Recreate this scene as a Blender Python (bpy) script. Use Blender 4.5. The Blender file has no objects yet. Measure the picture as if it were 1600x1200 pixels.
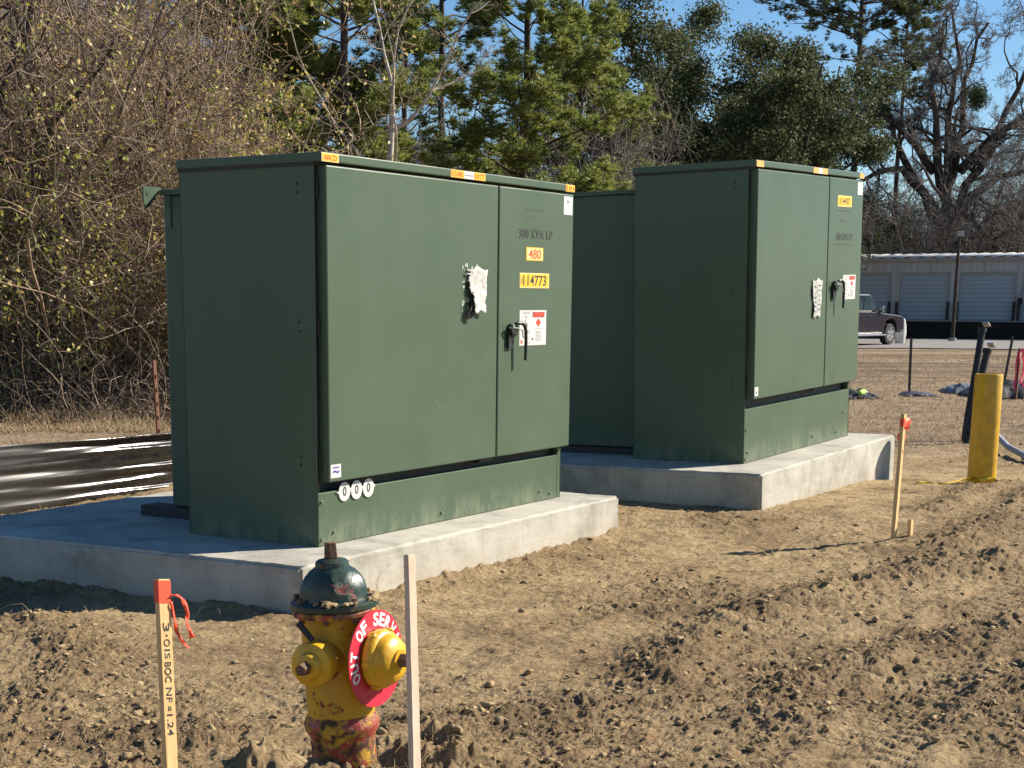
import bpy, bmesh, math, random
import numpy as np
from mathutils import Vector, Matrix
R = math.radians
rng = np.random.default_rng(7); random.seed(7)
scene = bpy.context.scene
COL = scene.collection

# ------------------------------------------------------------------ camera
CAMP = np.array([-6.0775, -4.5978, 1.416])
YAW, PITCH, ROLL = 0.5741, -0.2097, 0.0027
FPX, CX, CY = 2471.29, 678.1, 998.0          # in pixels of a 1600 px wide picture
Fv = np.array([math.cos(YAW)*math.cos(PITCH), math.sin(YAW)*math.cos(PITCH), math.sin(PITCH)])
r0 = np.array([math.sin(YAW), -math.cos(YAW), 0.0]); u0 = np.cross(r0, Fv)
Rv = r0*math.cos(ROLL)+u0*math.sin(ROLL); Uv = -r0*math.sin(ROLL)+u0*math.cos(ROLL)
cd = bpy.data.cameras.new('camera'); cam = bpy.data.objects.new('camera', cd); COL.objects.link(cam)
m = Matrix(((Rv[0], Uv[0], -Fv[0], CAMP[0]), (Rv[1], Uv[1], -Fv[1], CAMP[1]), (Rv[2], Uv[2], -Fv[2], CAMP[2]), (0, 0, 0, 1)))
cam.matrix_world = m
cd.sensor_width = 36; cd.lens = FPX/1600*36; cd.shift_x = (800-CX)/1600; cd.shift_y = -(600-CY)/1600
cd.clip_start = .05; cd.clip_end = 3000
scene.camera = cam

# ------------------------------------------------------------------ light
SUN_EL, SUN_AZ = R(33), R(-37)               # azimuth measured from +X towards +Y
S = Vector((math.cos(SUN_EL)*math.cos(SUN_AZ), math.cos(SUN_EL)*math.sin(SUN_AZ), math.sin(SUN_EL)))
w = bpy.data.worlds.new('World'); scene.world = w; w.use_nodes = True
nt = w.node_tree; nt.nodes.clear()
sky = nt.nodes.new('ShaderNodeTexSky'); sky.sky_type = 'NISHITA'; sky.sun_disc = False
sky.sun_elevation = SUN_EL; sky.sun_rotation = math.pi/2-SUN_AZ
sky.altitude = 0; sky.air_density = 1.0; sky.dust_density = .1; sky.ozone_density = 5
bg = nt.nodes.new('ShaderNodeBackground'); bg.inputs[1].default_value = .062
wo = nt.nodes.new('ShaderNodeOutputWorld')
hs = nt.nodes.new('ShaderNodeHueSaturation'); hs.inputs['Saturation'].default_value = 1.12; hs.inputs['Value'].default_value = 1.0
nt.links.new(sky.outputs[0], hs.inputs['Color']); nt.links.new(hs.outputs[0], bg.inputs[0]); nt.links.new(bg.outputs[0], wo.inputs[0])
ld = bpy.data.lights.new('sun', 'SUN'); ld.energy = 5.0; ld.angle = R(.5); ld.color = (1, .91, .77)
lo = bpy.data.objects.new('sun', ld); COL.objects.link(lo)
lo.rotation_euler = S.to_track_quat('Z', 'Y').to_euler()
scene.view_settings.view_transform = 'Standard'; scene.view_settings.look = 'None'
scene.view_settings.exposure = 1.0; scene.view_settings.gamma = 1
scene.render.engine = 'CYCLES'

# ------------------------------------------------------------------ materials
def _n(nt, t, **k):
    n = nt.nodes.new(t)
    for a, b in k.items(): setattr(n, a, b)
    return n
def ramp(nt, fac, stops, interp='LINEAR'):
    r = _n(nt, 'ShaderNodeValToRGB'); r.color_ramp.interpolation = interp
    e = r.color_ramp.elements
    while len(e) < len(stops): e.new(.5)
    for i, (p, c) in enumerate(stops):
        e[i].position = p; e[i].color = (c[0], c[1], c[2], 1) if not isinstance(c, (int, float)) else (c, c, c, 1)
    nt.links.new(fac, r.inputs[0]); return r.outputs[0]
def noise(nt, vec, scale, detail=4, rough=.55, dist=0, out=0):
    n = _n(nt, 'ShaderNodeTexNoise'); n.inputs['Scale'].default_value = scale; n.inputs['Detail'].default_value = detail
    n.inputs['Roughness'].default_value = rough; n.inputs['Distortion'].default_value = dist
    nt.links.new(vec, n.inputs['Vector']); return n.outputs[out]
def mixc(nt, fac, a, b, mode='MIX'):
    m = _n(nt, 'ShaderNodeMix', data_type='RGBA', blend_type=mode)
    for s, v in ((0, fac), (6, a), (7, b)):
        if hasattr(v, 'is_linked') or hasattr(v, 'links'): nt.links.new(v, m.inputs[s])
        else: m.inputs[s].default_value = v if isinstance(v, (int, float)) else (*v[:3], 1)
    return m.outputs[2]
def mth(nt, op, a, b=0.0, c=0.0, clamp=False):
    m = _n(nt, 'ShaderNodeMath', operation=op, use_clamp=clamp)
    for i, v in enumerate((a, b, c)):
        if hasattr(v, 'links'): nt.links.new(v, m.inputs[i])
        else: m.inputs[i].default_value = v
    return m.outputs[0]
def base(name):
    m = bpy.data.materials.new(name); m.use_nodes = True; nt = m.node_tree; nt.nodes.clear()
    o = _n(nt, 'ShaderNodeOutputMaterial'); p = _n(nt, 'ShaderNodeBsdfPrincipled'); nt.links.new(p.outputs[0], o.inputs[0])
    return m, nt, p, o
def bump(nt, p, h, strength=.3, dist=.01):
    b = _n(nt, 'ShaderNodeBump'); b.inputs['Strength'].default_value = strength; b.inputs['Distance'].default_value = dist
    nt.links.new(h, b.inputs['Height']); nt.links.new(b.outputs[0], p.inputs['Normal']); return b
def coord(nt, kind='Object', scale=None):
    t = _n(nt, 'ShaderNodeTexCoord'); v = t.outputs[kind]
    if scale:
        mp = _n(nt, 'ShaderNodeMapping'); mp.inputs['Scale'].default_value = scale; nt.links.new(v, mp.inputs[0]); v = mp.outputs[0]
    return v
def pmat(name, a, b=None, scale=6, rough=.6, rough2=None, bmp=0, bscale=60, bdist=.004, metallic=0, stops=(.35, .65), vscale=None, spec=.5, coat=0):
    m, nt, p, o = base(name); v = coord(nt, 'Object', vscale)
    b = b or tuple(x*.85 for x in a)
    f = noise(nt, v, scale, 6, .6)
    nt.links.new(ramp(nt, f, [(stops[0], a), (stops[1], b)]), p.inputs['Base Color'])
    if rough2 is not None: nt.links.new(ramp(nt, noise(nt, v, scale*1.7, 4), [(.3, rough), (.7, rough2)]), p.inputs['Roughness'])
    else: p.inputs['Roughness'].default_value = rough
    p.inputs['Metallic'].default_value = metallic; p.inputs['Specular IOR Level'].default_value = spec; p.inputs['Coat Weight'].default_value = coat
    if bmp: bump(nt, p, noise(nt, v, bscale, 5, .6), bmp, bdist)
    return m
def leafmat(name, cols, rough=.5, transl=.25, spec=.3):
    m, nt, p, o = base(name); g = _n(nt, 'ShaderNodeNewGeometry')
    n = len(cols); c = ramp(nt, g.outputs['Random Per Island'], [(i/max(1, n-1), k) for i, k in enumerate(cols)])
    nt.links.new(c, p.inputs['Base Color']); p.inputs['Roughness'].default_value = rough; p.inputs['Specular IOR Level'].default_value = spec
    t = _n(nt, 'ShaderNodeBsdfTranslucent'); nt.links.new(c, t.inputs[0])
    x = _n(nt, 'ShaderNodeMixShader'); x.inputs[0].default_value = transl
    nt.links.new(p.outputs[0], x.inputs[1]); nt.links.new(t.outputs[0], x.inputs[2]); nt.links.new(x.outputs[0], o.inputs[0])
    return m
M = {}
# green enamel: slight orange peel, broad patches of dust
def green_mat():
    m, nt, p, o = base('green_enamel'); v = coord(nt)
    c = ramp(nt, noise(nt, v, 1.6, 5, .6), [(.3, (.072, .108, .070)), (.7, (.086, .124, .083))])
    sp = ramp(nt, noise(nt, v, 34, 6, .75), [(.66, 0.0), (.72, 1.0)])
    c = mixc(nt, mth(nt, 'MULTIPLY', sp, .10), c, (.35, .38, .30))
    run = ramp(nt, noise(nt, coord(nt, 'Object', (1, 1, .05)), 24, 5, .7), [(.58, 0.0), (.72, 1.0)]); c = mixc(nt, mth(nt, 'MULTIPLY', run, .10), c, (.20, .22, .17))
    scf = ramp(nt, noise(nt, coord(nt, 'Object', (1, 1, 1.6)), 5.5, 8, .85, 1.5), [(.645, 0.0), (.665, 1.0), (.69, 0.0)]); c = mixc(nt, mth(nt, 'MULTIPLY', scf, .35), c, (.30, .33, .27))
    s = _n(nt, 'ShaderNodeSeparateXYZ'); nt.links.new(v, s.inputs[0])
    # splashed mud on the lowest hand's breadth of the panels
    h = mth(nt, 'SUBTRACT', .16, s.outputs[2]); h = mth(nt, 'MULTIPLY', h, 6, clamp=True)
    d = ramp(nt, noise(nt, coord(nt, 'Object', (1, 1, .5)), 9, 6, .7), [(.42, 0.0), (.62, 1.0)])
    c = mixc(nt, mth(nt, 'MULTIPLY', mth(nt, 'MULTIPLY', h, d), .38), c, (.34, .33, .24))
    nt.links.new(c, p.inputs['Base Color'])
    nt.links.new(ramp(nt, noise(nt, v, 3.2, 4), [(.3, .26), (.7, .40)]), p.inputs['Roughness'])
    p.inputs['Specular IOR Level'].default_value = .16
    hh = mth(nt, 'ADD', mth(nt, 'MULTIPLY', noise(nt, v, 2.2, 2, .4), 1.0), mth(nt, 'MULTIPLY', noise(nt, v, 240, 2), .012))
    bump(nt, p, hh, .35, .02)
    return m
M['green'] = green_mat()
M['dark_frame'] = pmat('dark_frame', (.012, .014, .012), (.02, .022, .018), 8, .6)
M['black_metal'] = pmat('black_metal', (.012, .012, .012), (.02, .02, .02), 30, .4)
M['bolt'] = pmat('bolt_metal', (.35, .38, .34), (.22, .26, .22), 50, .35, metallic=.6)
M['yellow_label'] = pmat('yellow_label', (.85, .52, .01), (.80, .45, .01), 12, .45)
M['orange_label'] = pmat('orange_label', (.85, .42, .10), (.80, .36, .08), 12, .45)
M['cream_border'] = pmat('cream_border', (.85, .62, .30), (.8, .55, .25), 12, .45)
M['white_label'] = pmat('white_label', (.62, .62, .60), (.54, .54, .53), 10, .5)
M['ink'] = pmat('black_ink', (.012, .012, .012), (.03, .03, .03), 90, .6)
M['stencil'] = pmat('stencil_paint', (.018, .024, .018), (.045, .06, .045), 20, .6, stops=(.45, .65))
M['faded_ink'] = pmat('faded_ink', (.055, .085, .06), (.07, .10, .07), 60, .6)
M['grey_ink'] = pmat('grey_ink', (.22, .22, .22), (.3, .3, .3), 60, .6)
M['orange_ink'] = pmat('orange_ink', (.75, .13, .01), (.7, .1, .01), 20, .5)
M['red_label'] = pmat('red_label', (.62, .05, .02), (.55, .04, .02), 20, .5)
M['violet_ink'] = pmat('violet_ink', (.05, .03, .30), (.08, .05, .35), 20, .5)
M['paper'] = pmat('torn_paper', (.54, .54, .51), (.34, .34, .32), 26, .8, bmp=.7, bscale=30, bdist=.01)
M['pale_blue_print'] = pmat('pale_blue_print', (.35, .45, .52), (.50, .58, .62), 40, .8)
M['steel'] = pmat('galvanised_steel', (.45, .46, .46), (.33, .34, .35), 18, .4, metallic=.7)
M['rust'] = pmat('rusted_steel', (.10, .035, .02), (.16, .07, .04), 40, .85, bmp=.4)
M['dark_steel'] = pmat('dark_steel', (.03, .026, .024), (.05, .04, .035), 40, .7)
M['tape'] = leafmat('orange_flagging', [(.95, .17, .09), (.95, .17, .09)], .4, .4)
M['pink_tape'] = leafmat('pink_flagging', [(.95, .22, .34), (.95, .22, .34)], .45, .4)
M['caution'] = pmat('caution_tape', (.80, .62, .02), (.7, .5, .02), 12, .4)
def wood_mat(name, a, b):
    m, nt, p, o = base(name); v = coord(nt, 'Object', (60, 60, 3))
    f = noise(nt, v, 1.0, 6, .65, .6)
    c = ramp(nt, f, [(.3, a), (.52, b), (.7, a)])
    d = ramp(nt, noise(nt, coord(nt), 22, 5, .7), [(.60, 0.0), (.72, 1.0)])
    c = mixc(nt, mth(nt, 'MULTIPLY', d, .35), c, tuple(x*.45 for x in b))
    nt.links.new(c, p.inputs['Base Color']); p.inputs['Roughness'].default_value = .75
    bump(nt, p, f, .4, .002); return m
M['wood'] = wood_mat('pine_stake_wood', (.74, .50, .23), (.62, .39, .16))
M['pale_wood'] = wood_mat('pale_stake_wood', (.66, .52, .40), (.58, .42, .30))
def concrete_mat():
    m, nt, p, o = base('cast_concrete'); v = coord(nt)
    c = ramp(nt, noise(nt, v, 3.0, 7, .65), [(.3, (.36, .345, .295)), (.5, (.43, .41, .355)), (.7, (.31, .295, .25))])
    st = noise(nt, coord(nt, 'Object', (1.3, 1.3, 9)), 2.2, 6, .6, .8)
    c = mixc(nt, mth(nt, 'MULTIPLY', ramp(nt, st, [(.48, 0.0), (.66, 1.0)]), .35), c, (.50, .47, .40))
    blot = ramp(nt, noise(nt, v, 1.7, 7, .7, .4), [(.40, .72), (.52, 1.0), (.66, 1.12)]); c = mixc(nt, 1.0, c, blot, 'MULTIPLY')
    run = noise(nt, coord(nt, 'Object', (1, 1, .12)), 13, 5, .7); c = mixc(nt, mth(nt, 'MULTIPLY', ramp(nt, run, [(.56, 0.0), (.68, 1.0)]), .35), c, (.27, .235, .18))
    pits = ramp(nt, noise(nt, v, 70, 3, .5), [(.27, 1.0), (.32, 0.0)])
    c = mixc(nt, mth(nt, 'MULTIPLY', pits, .5), c, (.16, .14, .11))
    # dried mud stain reaching up from the soil
    s = _n(nt, 'ShaderNodeSeparateXYZ'); gq = _n(nt, 'ShaderNodeNewGeometry'); nt.links.new(gq.outputs['Position'], s.inputs[0])
    h = mth(nt, 'MULTIPLY', mth(nt, 'SUBTRACT', .15, s.outputs[2]), 8, clamp=True)
    mud = ramp(nt, noise(nt, v, 5, 6, .7), [(.38, 0.0), (.6, 1.0)])
    c = mixc(nt, mth(nt, 'MULTIPLY', mth(nt, 'MULTIPLY', h, mud), .6), c, (.42, .33, .22))
    nt.links.new(c, p.inputs['Base Color']); p.inputs['Roughness'].default_value = .85; p.inputs['Specular IOR Level'].default_value = .3
    hh = mth(nt, 'ADD', noise(nt, v, 14, 6, .65), mth(nt, 'MULTIPLY', pits, -.25))
    bump(nt, p, mth(nt, 'ADD', hh, mth(nt, 'MULTIPLY', st, .8)), .35, .008)
    return m
M['concrete'] = concrete_mat()
def ground_mat():
    m, nt, p, o = base('churned_earth'); g = _n(nt, 'ShaderNodeNewGeometry'); v = g.outputs['Position']
    a = ramp(nt, noise(nt, v, 1.1, 8, .62), [(.30, (.26, .175, .098)), (.45, (.42, .300, .165)), (.58, (.53, .390, .220)), (.72, (.34, .235, .13))])
    fine = ramp(nt, noise(nt, v, 38, 7, .8, .6), [(.30, .40), (.41, .84), (.55, 1.0), (.70, 1.22)])
    c = mixc(nt, 1.0, a, fine, 'MULTIPLY')
    med = ramp(nt, noise(nt, v, 5, 7, .72, .5), [(.34, .50), (.46, .90), (.6, 1.06)])
    c = mixc(nt, 1.0, c, med, 'MULTIPLY')
    ca = _n(nt, 'ShaderNodeAttribute'); ca.attribute_name = 'churned'
    c = mixc(nt, mth(nt, 'MULTIPLY', ca.outputs['Fac'], mth(nt, 'MULTIPLY', ramp(nt, noise(nt, v, 3.2, 6, .7), [(.30, .10), (.56, 1.0)]), .66), clamp=True), c, (.165, .112, .064))
    red = ramp(nt, noise(nt, v, 2.3, 5, .6), [(.64, 0.0), (.74, 1.0)])
    c = mixc(nt, mth(nt, 'MULTIPLY', red, .4), c, (.38, .19, .08))
    # dormant lawn further out
    s = _n(nt, 'ShaderNodeSeparateXYZ'); nt.links.new(v, s.inputs[0])
    d = mth(nt, 'ADD', mth(nt, 'MULTIPLY', s.outputs[0], .6), mth(nt, 'MULTIPLY', s.outputs[1], .8))
    d = mth(nt, 'ADD', d, mth(nt, 'MULTIPLY', noise(nt, v, .9, 5, .6), 3.0))
    mr = _n(nt, 'ShaderNodeMapRange'); nt.links.new(d, mr.inputs[0]); mr.inputs[1].default_value = 6.6; mr.inputs[2].default_value = 8.2
    lawn = ramp(nt, noise(nt, v, 1.3, 8, .7), [(.3, (.15, .105, .068)), (.45, (.27, .20, .13)), (.6, (.36, .27, .18)), (.7, (.22, .16, .105))])
    lf = ramp(nt, noise(nt, v, 22, 6, .8), [(.3, .6), (.5, 1.0), (.7, 1.3)])
    lawn = mixc(nt, 1.0, lawn, lf, 'MULTIPLY')
    # bare wheel tracks across the lawn
    ba = _n(nt, 'ShaderNodeAttribute'); ba.attribute_name = 'bare'; bands = ba.outputs['Fac']
    q = mth(nt, 'ADD', mth(nt, 'MULTIPLY', s.outputs[0], .86), mth(nt, 'MULTIPLY', s.outputs[1], .51))
    q = mth(nt, 'ADD', q, mth(nt, 'MULTIPLY', noise(nt, v, .12, 3, .5), 9.0))
    tr = ramp(nt, mth(nt, 'FRACT', mth(nt, 'MULTIPLY', q, .075)), [(.40, 0.0), (.46, 1.0), (.52, 1.0), (.58, 0.0)])
    far = _n(nt, 'ShaderNodeMapRange'); nt.links.new(d, far.inputs[0]); far.inputs[1].default_value = 20; far.inputs[2].default_value = 24
    tr = mth(nt, 'MULTIPLY', mth(nt, 'MULTIPLY', tr, far.outputs[0]), ramp(nt, noise(nt, v, .5, 5, .7), [(.35, .2), (.6, .9)]))
    lawn = mixc(nt, tr, lawn, (.10, .068, .045)); lawn = mixc(nt, mth(nt, 'MULTIPLY', bands, .85), lawn, (.085, .06, .042))
    c = mixc(nt, mr.outputs[0], c, lawn)
    nt.links.new(c, p.inputs['Base Color']); p.inputs['Roughness'].default_value = .95; p.inputs['Specular IOR Level'].default_value = .15
    h = mth(nt, 'ADD', noise(nt, v, 40, 8, .75), mth(nt, 'MULTIPLY', noise(nt, v, 140, 4, .7), .35))
    h2 = ramp(nt, noise(nt, v, 26, 9, .82, .8), [(.30, 0.0), (.50, .8), (.7, 1.0)])
    bump(nt, p, mth(nt, 'ADD', h, mth(nt, 'MULTIPLY', h2, 1.0)), .8, .022)
    return m
M['ground'] = ground_mat()
M['clod'] = pmat('dry_clod', (.42, .315, .175), (.20, .145, .08), 3, .95, bmp=.8, bscale=55, bdist=.01, spec=.15)
M['stone'] = pmat('pale_stone', (.50, .45, .38), (.36, .31, .25), 8, .9, bmp=.4, spec=.2)
M['straw'] = leafmat('straw', [(.42, .31, .18), (.26, .17, .09), (.50, .40, .26), (.12, .08, .05)], .8, .1, .1)
M['lawn_blade'] = leafmat('lawn_blade', [(.30, .22, .14), (.42, .32, .215), (.36, .27, .17), (.20, .14, .09)], .85, .25, .1)
M['asphalt'] = pmat('asphalt', (.16, .155, .15), (.21, .2, .19), 1.4, .9, bmp=.3, bscale=30)
M['bark_dark'] = pmat('dark_bark', (.055, .045, .038), (.10, .082, .068), 7, .95, bmp=.8, bscale=14, bdist=.03, vscale=(1, 1, .3), spec=.1)
M['bark_grey'] = pmat('grey_bark', (.10, .085, .075), (.17, .15, .135), 6, .95, bmp=.6, bscale=14, bdist=.02, vscale=(1, 1, .3), spec=.1)
M['bark_pale'] = pmat('pale_bark', (.50, .45, .38), (.28, .24, .19), 5, .85, bmp=.3, bscale=14, spec=.1)
M['twig'] = leafmat('thicket_twig', [(.14, .095, .065), (.29, .215, .155), (.20, .145, .10), (.44, .35, .26)], .85, 0, .15)
M['twig_grey'] = leafmat('grey_twig', [(.09, .078, .07), (.17, .15, .135), (.27, .24, .215)], .9, 0, .1)
M['vine_leaf'] = leafmat('vine_leaf', [(.12, .16, .03), (.28, .31, .05), (.50, .46, .09), (.66, .56, .26), (.42, .25, .06)], .45, .35)
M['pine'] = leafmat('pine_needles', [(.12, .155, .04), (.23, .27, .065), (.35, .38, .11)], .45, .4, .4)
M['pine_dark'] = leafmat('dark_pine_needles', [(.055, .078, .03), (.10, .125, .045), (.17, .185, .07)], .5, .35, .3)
M['oak_leaf'] = leafmat('live_oak_leaf', [(.03, .045, .018), (.06, .08, .03), (.11, .125, .05), (.17, .165, .09)], .65, .3, .2)
M['plastic'] = None
def plastic_mat():
    m, nt, p, o = base('black_plastic_sheet'); v = coord(nt, 'Object', (.5, 1, 7)); s = _n(nt, 'ShaderNodeSeparateXYZ'); nt.links.new(coord(nt), s.inputs[0])
    mr = _n(nt, 'ShaderNodeMapRange'); nt.links.new(mth(nt, 'ADD', s.outputs[0], mth(nt, 'MULTIPLY', noise(nt, v, 1.2, 5), 1.0)), mr.inputs[0]); mr.inputs[1].default_value = 1.9; mr.inputs[2].default_value = 3.1
    dusty = mth(nt, 'SUBTRACT', 1.0, mr.outputs[0])
    c = ramp(nt, noise(nt, coord(nt, 'Object', (1, 1, 3)), 5, 7, .75), [(.40, (.010, .010, .011)), (.75, (.05, .046, .042))])
    c = mixc(nt, mth(nt, 'MULTIPLY', dusty, .6), c, (.035, .033, .032)); nt.links.new(c, p.inputs['Base Color'])
    nt.links.new(mth(nt, 'ADD', .13, mth(nt, 'MULTIPLY', dusty, .38)), p.inputs['Roughness'])
    bump(nt, p, mth(nt, 'ADD', noise(nt, v, 3, 4, .5, .6), mth(nt, 'MULTIPLY', noise(nt, coord(nt), 40, 3), .04)), .16, .03); return m
M['plastic'] = plastic_mat()
def hydrant_paint(name, c1, chip, thr, extra=None):
    m, nt, p, o = base(name); v = coord(nt)
    c = ramp(nt, noise(nt, v, 11, 5, .6), [(.35, c1), (.7, tuple(x*.72 for x in c1))])
    ch = ramp(nt, noise(nt, v, 16, 7, .72, .3), [(thr, 0.0), (thr+.025, 1.0)])
    cc = ramp(nt, noise(nt, v, 30, 5, .6), [(.42, chip), (.58, (.07, .03, .02))])
    c = mixc(nt, ch, c, cc)
    if extra:   # dust streaks
        dd = ramp(nt, noise(nt, coord(nt, 'Object', (1, 1, .4)), 9, 7, .75), [(.50, 0.0), (.70, 1.0)])
        c = mixc(nt, mth(nt, 'MULTIPLY', dd, extra), c, (.30, .21, .12))
    nt.links.new(c, p.inputs['Base Color']); nt.links.new(ramp(nt, ch, [(0, .38), (1, .85)]), p.inputs['Roughness'])
    bump(nt, p, mth(nt, 'SUBTRACT', noise(nt, v, 60, 5, .6), mth(nt, 'MULTIPLY', ch, .9)), .45, .004)
    return m
M['h_yellow'] = hydrant_paint('hydrant_yellow', (.60, .34, .016), (.36, .05, .03), .585, .5)
M['h_yellow_cap'] = hydrant_paint('hydrant_cap_yellow', (.72, .41, .015), (.05, .04, .03), .66, .15)
M['h_green'] = hydrant_paint('hydrant_green', (.010, .040, .031), (.33, .08, .06), .575, .22)
M['h_red'] = hydrant_paint('hydrant_red', (.36, .055, .04), (.50, .29, .03), .47, .6)
M['h_ring'] = pmat('ring_red', (.62, .03, .06), (.55, .03, .06), 14, .35)
M['white_ink'] = pmat('white_letters', (.8, .8, .8), (.75, .75, .75), 14, .5)
M['h_rust'] = pmat('rusty_nut', (.10, .055, .03), (.17, .10, .05), 60, .8, bmp=.5, bscale=120)
M['bollard'] = hydrant_paint('bollard_yellow', (.66, .38, .012), (.22, .15, .05), .70, .3)
M['conduit'] = pmat('black_conduit', (.018, .018, .019), (.03, .03, .03), 12, .5, spec=.3)
M['grey_pvc'] = pmat('grey_conduit', (.30, .31, .33), (.36, .36, .38), 12, .5)

# ------------------------------------------------------------------ mesh tools
def link(o, parent=None):
    COL.objects.link(o)
    if parent is not None: o.parent = parent
    return o
def tag(o, label=None, cat=None, group=None, kind=None):
    if label: o['label'] = label
    if cat: o['category'] = cat
    if group: o['group'] = group
    if kind: o['kind'] = kind
    return o
def empty(name, loc, rz=0):
    o = bpy.data.objects.new(name, None); o.location = loc; o.rotation_euler = (0, 0, rz); o.empty_display_size = .2
    return link(o)
def bevel(o, wd, seg=2):
    b = o.modifiers.new('bevel', 'BEVEL'); b.width = wd; b.segments = seg; b.limit_method = 'ANGLE'; b.angle_limit = R(35); return o
def np_mesh(name, V, quads=None, tris=None, mat=None, parent=None, smooth=False, loc=None):
    V = np.asarray(V, np.float32).reshape(-1, 3)
    loops, starts = [], []; n = 0
    if quads is not None and len(quads):
        q = np.asarray(quads, np.int32).reshape(-1, 4); loops.append(q.ravel()); starts.append(np.arange(len(q))*4+n); n += q.size
    if tris is not None and len(tris):
        t = np.asarray(tris, np.int32).reshape(-1, 3); loops.append(t.ravel()); starts.append(np.arange(len(t))*3+n); n += t.size
    L = np.concatenate(loops); St = np.concatenate(starts)
    me = bpy.data.meshes.new(name); me.vertices.add(len(V)); me.vertices.foreach_set('co', V.ravel())
    me.loops.add(len(L)); me.loops.foreach_set('vertex_index', L)
    me.polygons.add(len(St)); me.polygons.foreach_set('loop_start', St.astype(np.int32))
    if smooth: me.polygons.foreach_set('use_smooth', np.ones(len(St), bool))
    me.update(calc_edges=True)
    if mat: me.materials.append(mat)
    o = bpy.data.objects.new(name, me)
    if loc is not None: o.location = loc
    return link(o, parent)
class MB:
    def __init__(s): s.bm = bmesh.new()
    def box(s, a, b, M4=None):
        a, b = Vector(a), Vector(b); c = (a+b)/2; d = b-a
        mt = Matrix.Translation(c) @ Matrix.Diagonal((d.x, d.y, d.z, 1))
        if M4 is not None: mt = M4 @ mt
        bmesh.ops.create_cube(s.bm, size=1, matrix=mt); return s
    def cyl(s, p, q, r, r2=None, seg=20):
        p, q = Vector(p), Vector(q); d = q-p
        mt = Matrix.Translation((p+q)/2) @ d.to_track_quat('Z', 'Y').to_matrix().to_4x4()
        bmesh.ops.create_cone(s.bm, cap_ends=True, cap_tris=False, segments=seg, radius1=r, radius2=r if r2 is None else r2, depth=d.length, matrix=mt); return s
    def lathe(s, prof, M4=None, seg=40, mod=None):
        rings = []
        for (r, z) in prof:
            ring = []
            for k in range(seg):
                a = 2*math.pi*k/seg; rr = r*(mod(a, z) if mod else 1)
                p = Vector((rr*math.cos(a), rr*math.sin(a), z))
                ring.append(s.bm.verts.new(M4 @ p if M4 is not None else p))
            rings.append(ring)
        for i in range(len(rings)-1):
            for k in range(seg): s.bm.faces.new((rings[i][k], rings[i][(k+1) % seg], rings[i+1][(k+1) % seg], rings[i+1][k]))
        s.bm.faces.new(rings[0][::-1]); s.bm.faces.new(rings[-1]); return s
    def prism(s, pts, t, M4=None):   # polygon in local XY, thickness t along Z
        lo = [s.bm.verts.new((M4 if M4 is not None else Matrix()) @ Vector((x, y, 0))) for x, y in pts]
        hi = [s.bm.verts.new((M4 if M4 is not None else Matrix()) @ Vector((x, y, t))) for x, y in pts]
        s.bm.faces.new(lo[::-1]); s.bm.faces.new(hi); n = len(pts)
        for i in range(n): s.bm.faces.new((lo[i], lo[(i+1) % n], hi[(i+1) % n], hi[i]))
        return s
    def tube(s, pts, r, seg=10):
        pts = [Vector(p) for p in pts]; rr = r if isinstance(r, (list, tuple)) else [r]*len(pts); rings = []
        for i, p in enumerate(pts):
            d = (pts[min(i+1, len(pts)-1)]-pts[max(i-1, 0)]).normalized(); a = d.orthogonal().normalized()
            if rings and pa is not None: a = (pa - d*pa.dot(d)).normalized()
            pa = a; b = d.cross(a)
            rings.append([s.bm.verts.new(p+(a*math.cos(t)+b*math.sin(t))*rr[i]) for t in [2*math.pi*k/seg for k in range(seg)]])
            pa = a
        for i in range(len(rings)-1):
            for k in range(seg): s.bm.faces.new((rings[i][k], rings[i][(k+1) % seg], rings[i+1][(k+1) % seg], rings[i+1][k]))
        s.bm.faces.new(rings[0][::-1]); s.bm.faces.new(rings[-1]); return s
    def build(s, name, mat, parent=None, smooth=False, loc=None, bev=0):
        bmesh.ops.recalc_face_normals(s.bm, faces=s.bm.faces)
        me = bpy.data.meshes.new(name); s.bm.to_mesh(me); s.bm.free(); me.materials.append(mat)
        o = bpy.data.objects.new(name, me)
        if smooth:
            me.polygons.foreach_set('use_smooth', [True]*len(me.polygons)); me.set_sharp_from_angle(angle=R(38))
        if loc is not None: o.location = loc
        link(o, parent)
        if bev: bevel(o, bev)
        return o
def text_obj(name, body, mat, parent, width, height, M4, extrude=.0006, space=1.0, bold=.012):
    """lettering as real thin geometry, fitted to width x height, centred, facing local -Y after M4"""
    cu = bpy.data.curves.new(name, 'FONT'); cu.body = body; cu.extrude = 0; cu.align_x = 'LEFT'; cu.space_character = space; cu.resolution_u = 3; cu.offset = bold
    t = bpy.data.objects.new('t', cu); COL.objects.link(t); bpy.context.view_layer.update()
    me = bpy.data.meshes.new_from_object(t.evaluated_get(bpy.context.evaluated_depsgraph_get())); bpy.data.objects.remove(t)
    n = len(me.vertices); co = np.empty(n*3); me.vertices.foreach_get('co', co); co = co.reshape(-1, 3)
    mn, mx = co.min(0), co.max(0); c = (mn+mx)/2
    co = co-c; co[:, 0] *= width/max(1e-6, mx[0]-mn[0]); co[:, 1] *= height/max(1e-6, mx[1]-mn[1])
    out = np.array([list(M4 @ Vector((x, -extrude, y))) for x, y, _ in co])
    me.vertices.foreach_set('co', out.ravel()); me.update(); me.materials.clear(); me.materials.append(mat)
    o = bpy.data.objects.new(name, me); return link(o, parent)

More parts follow.
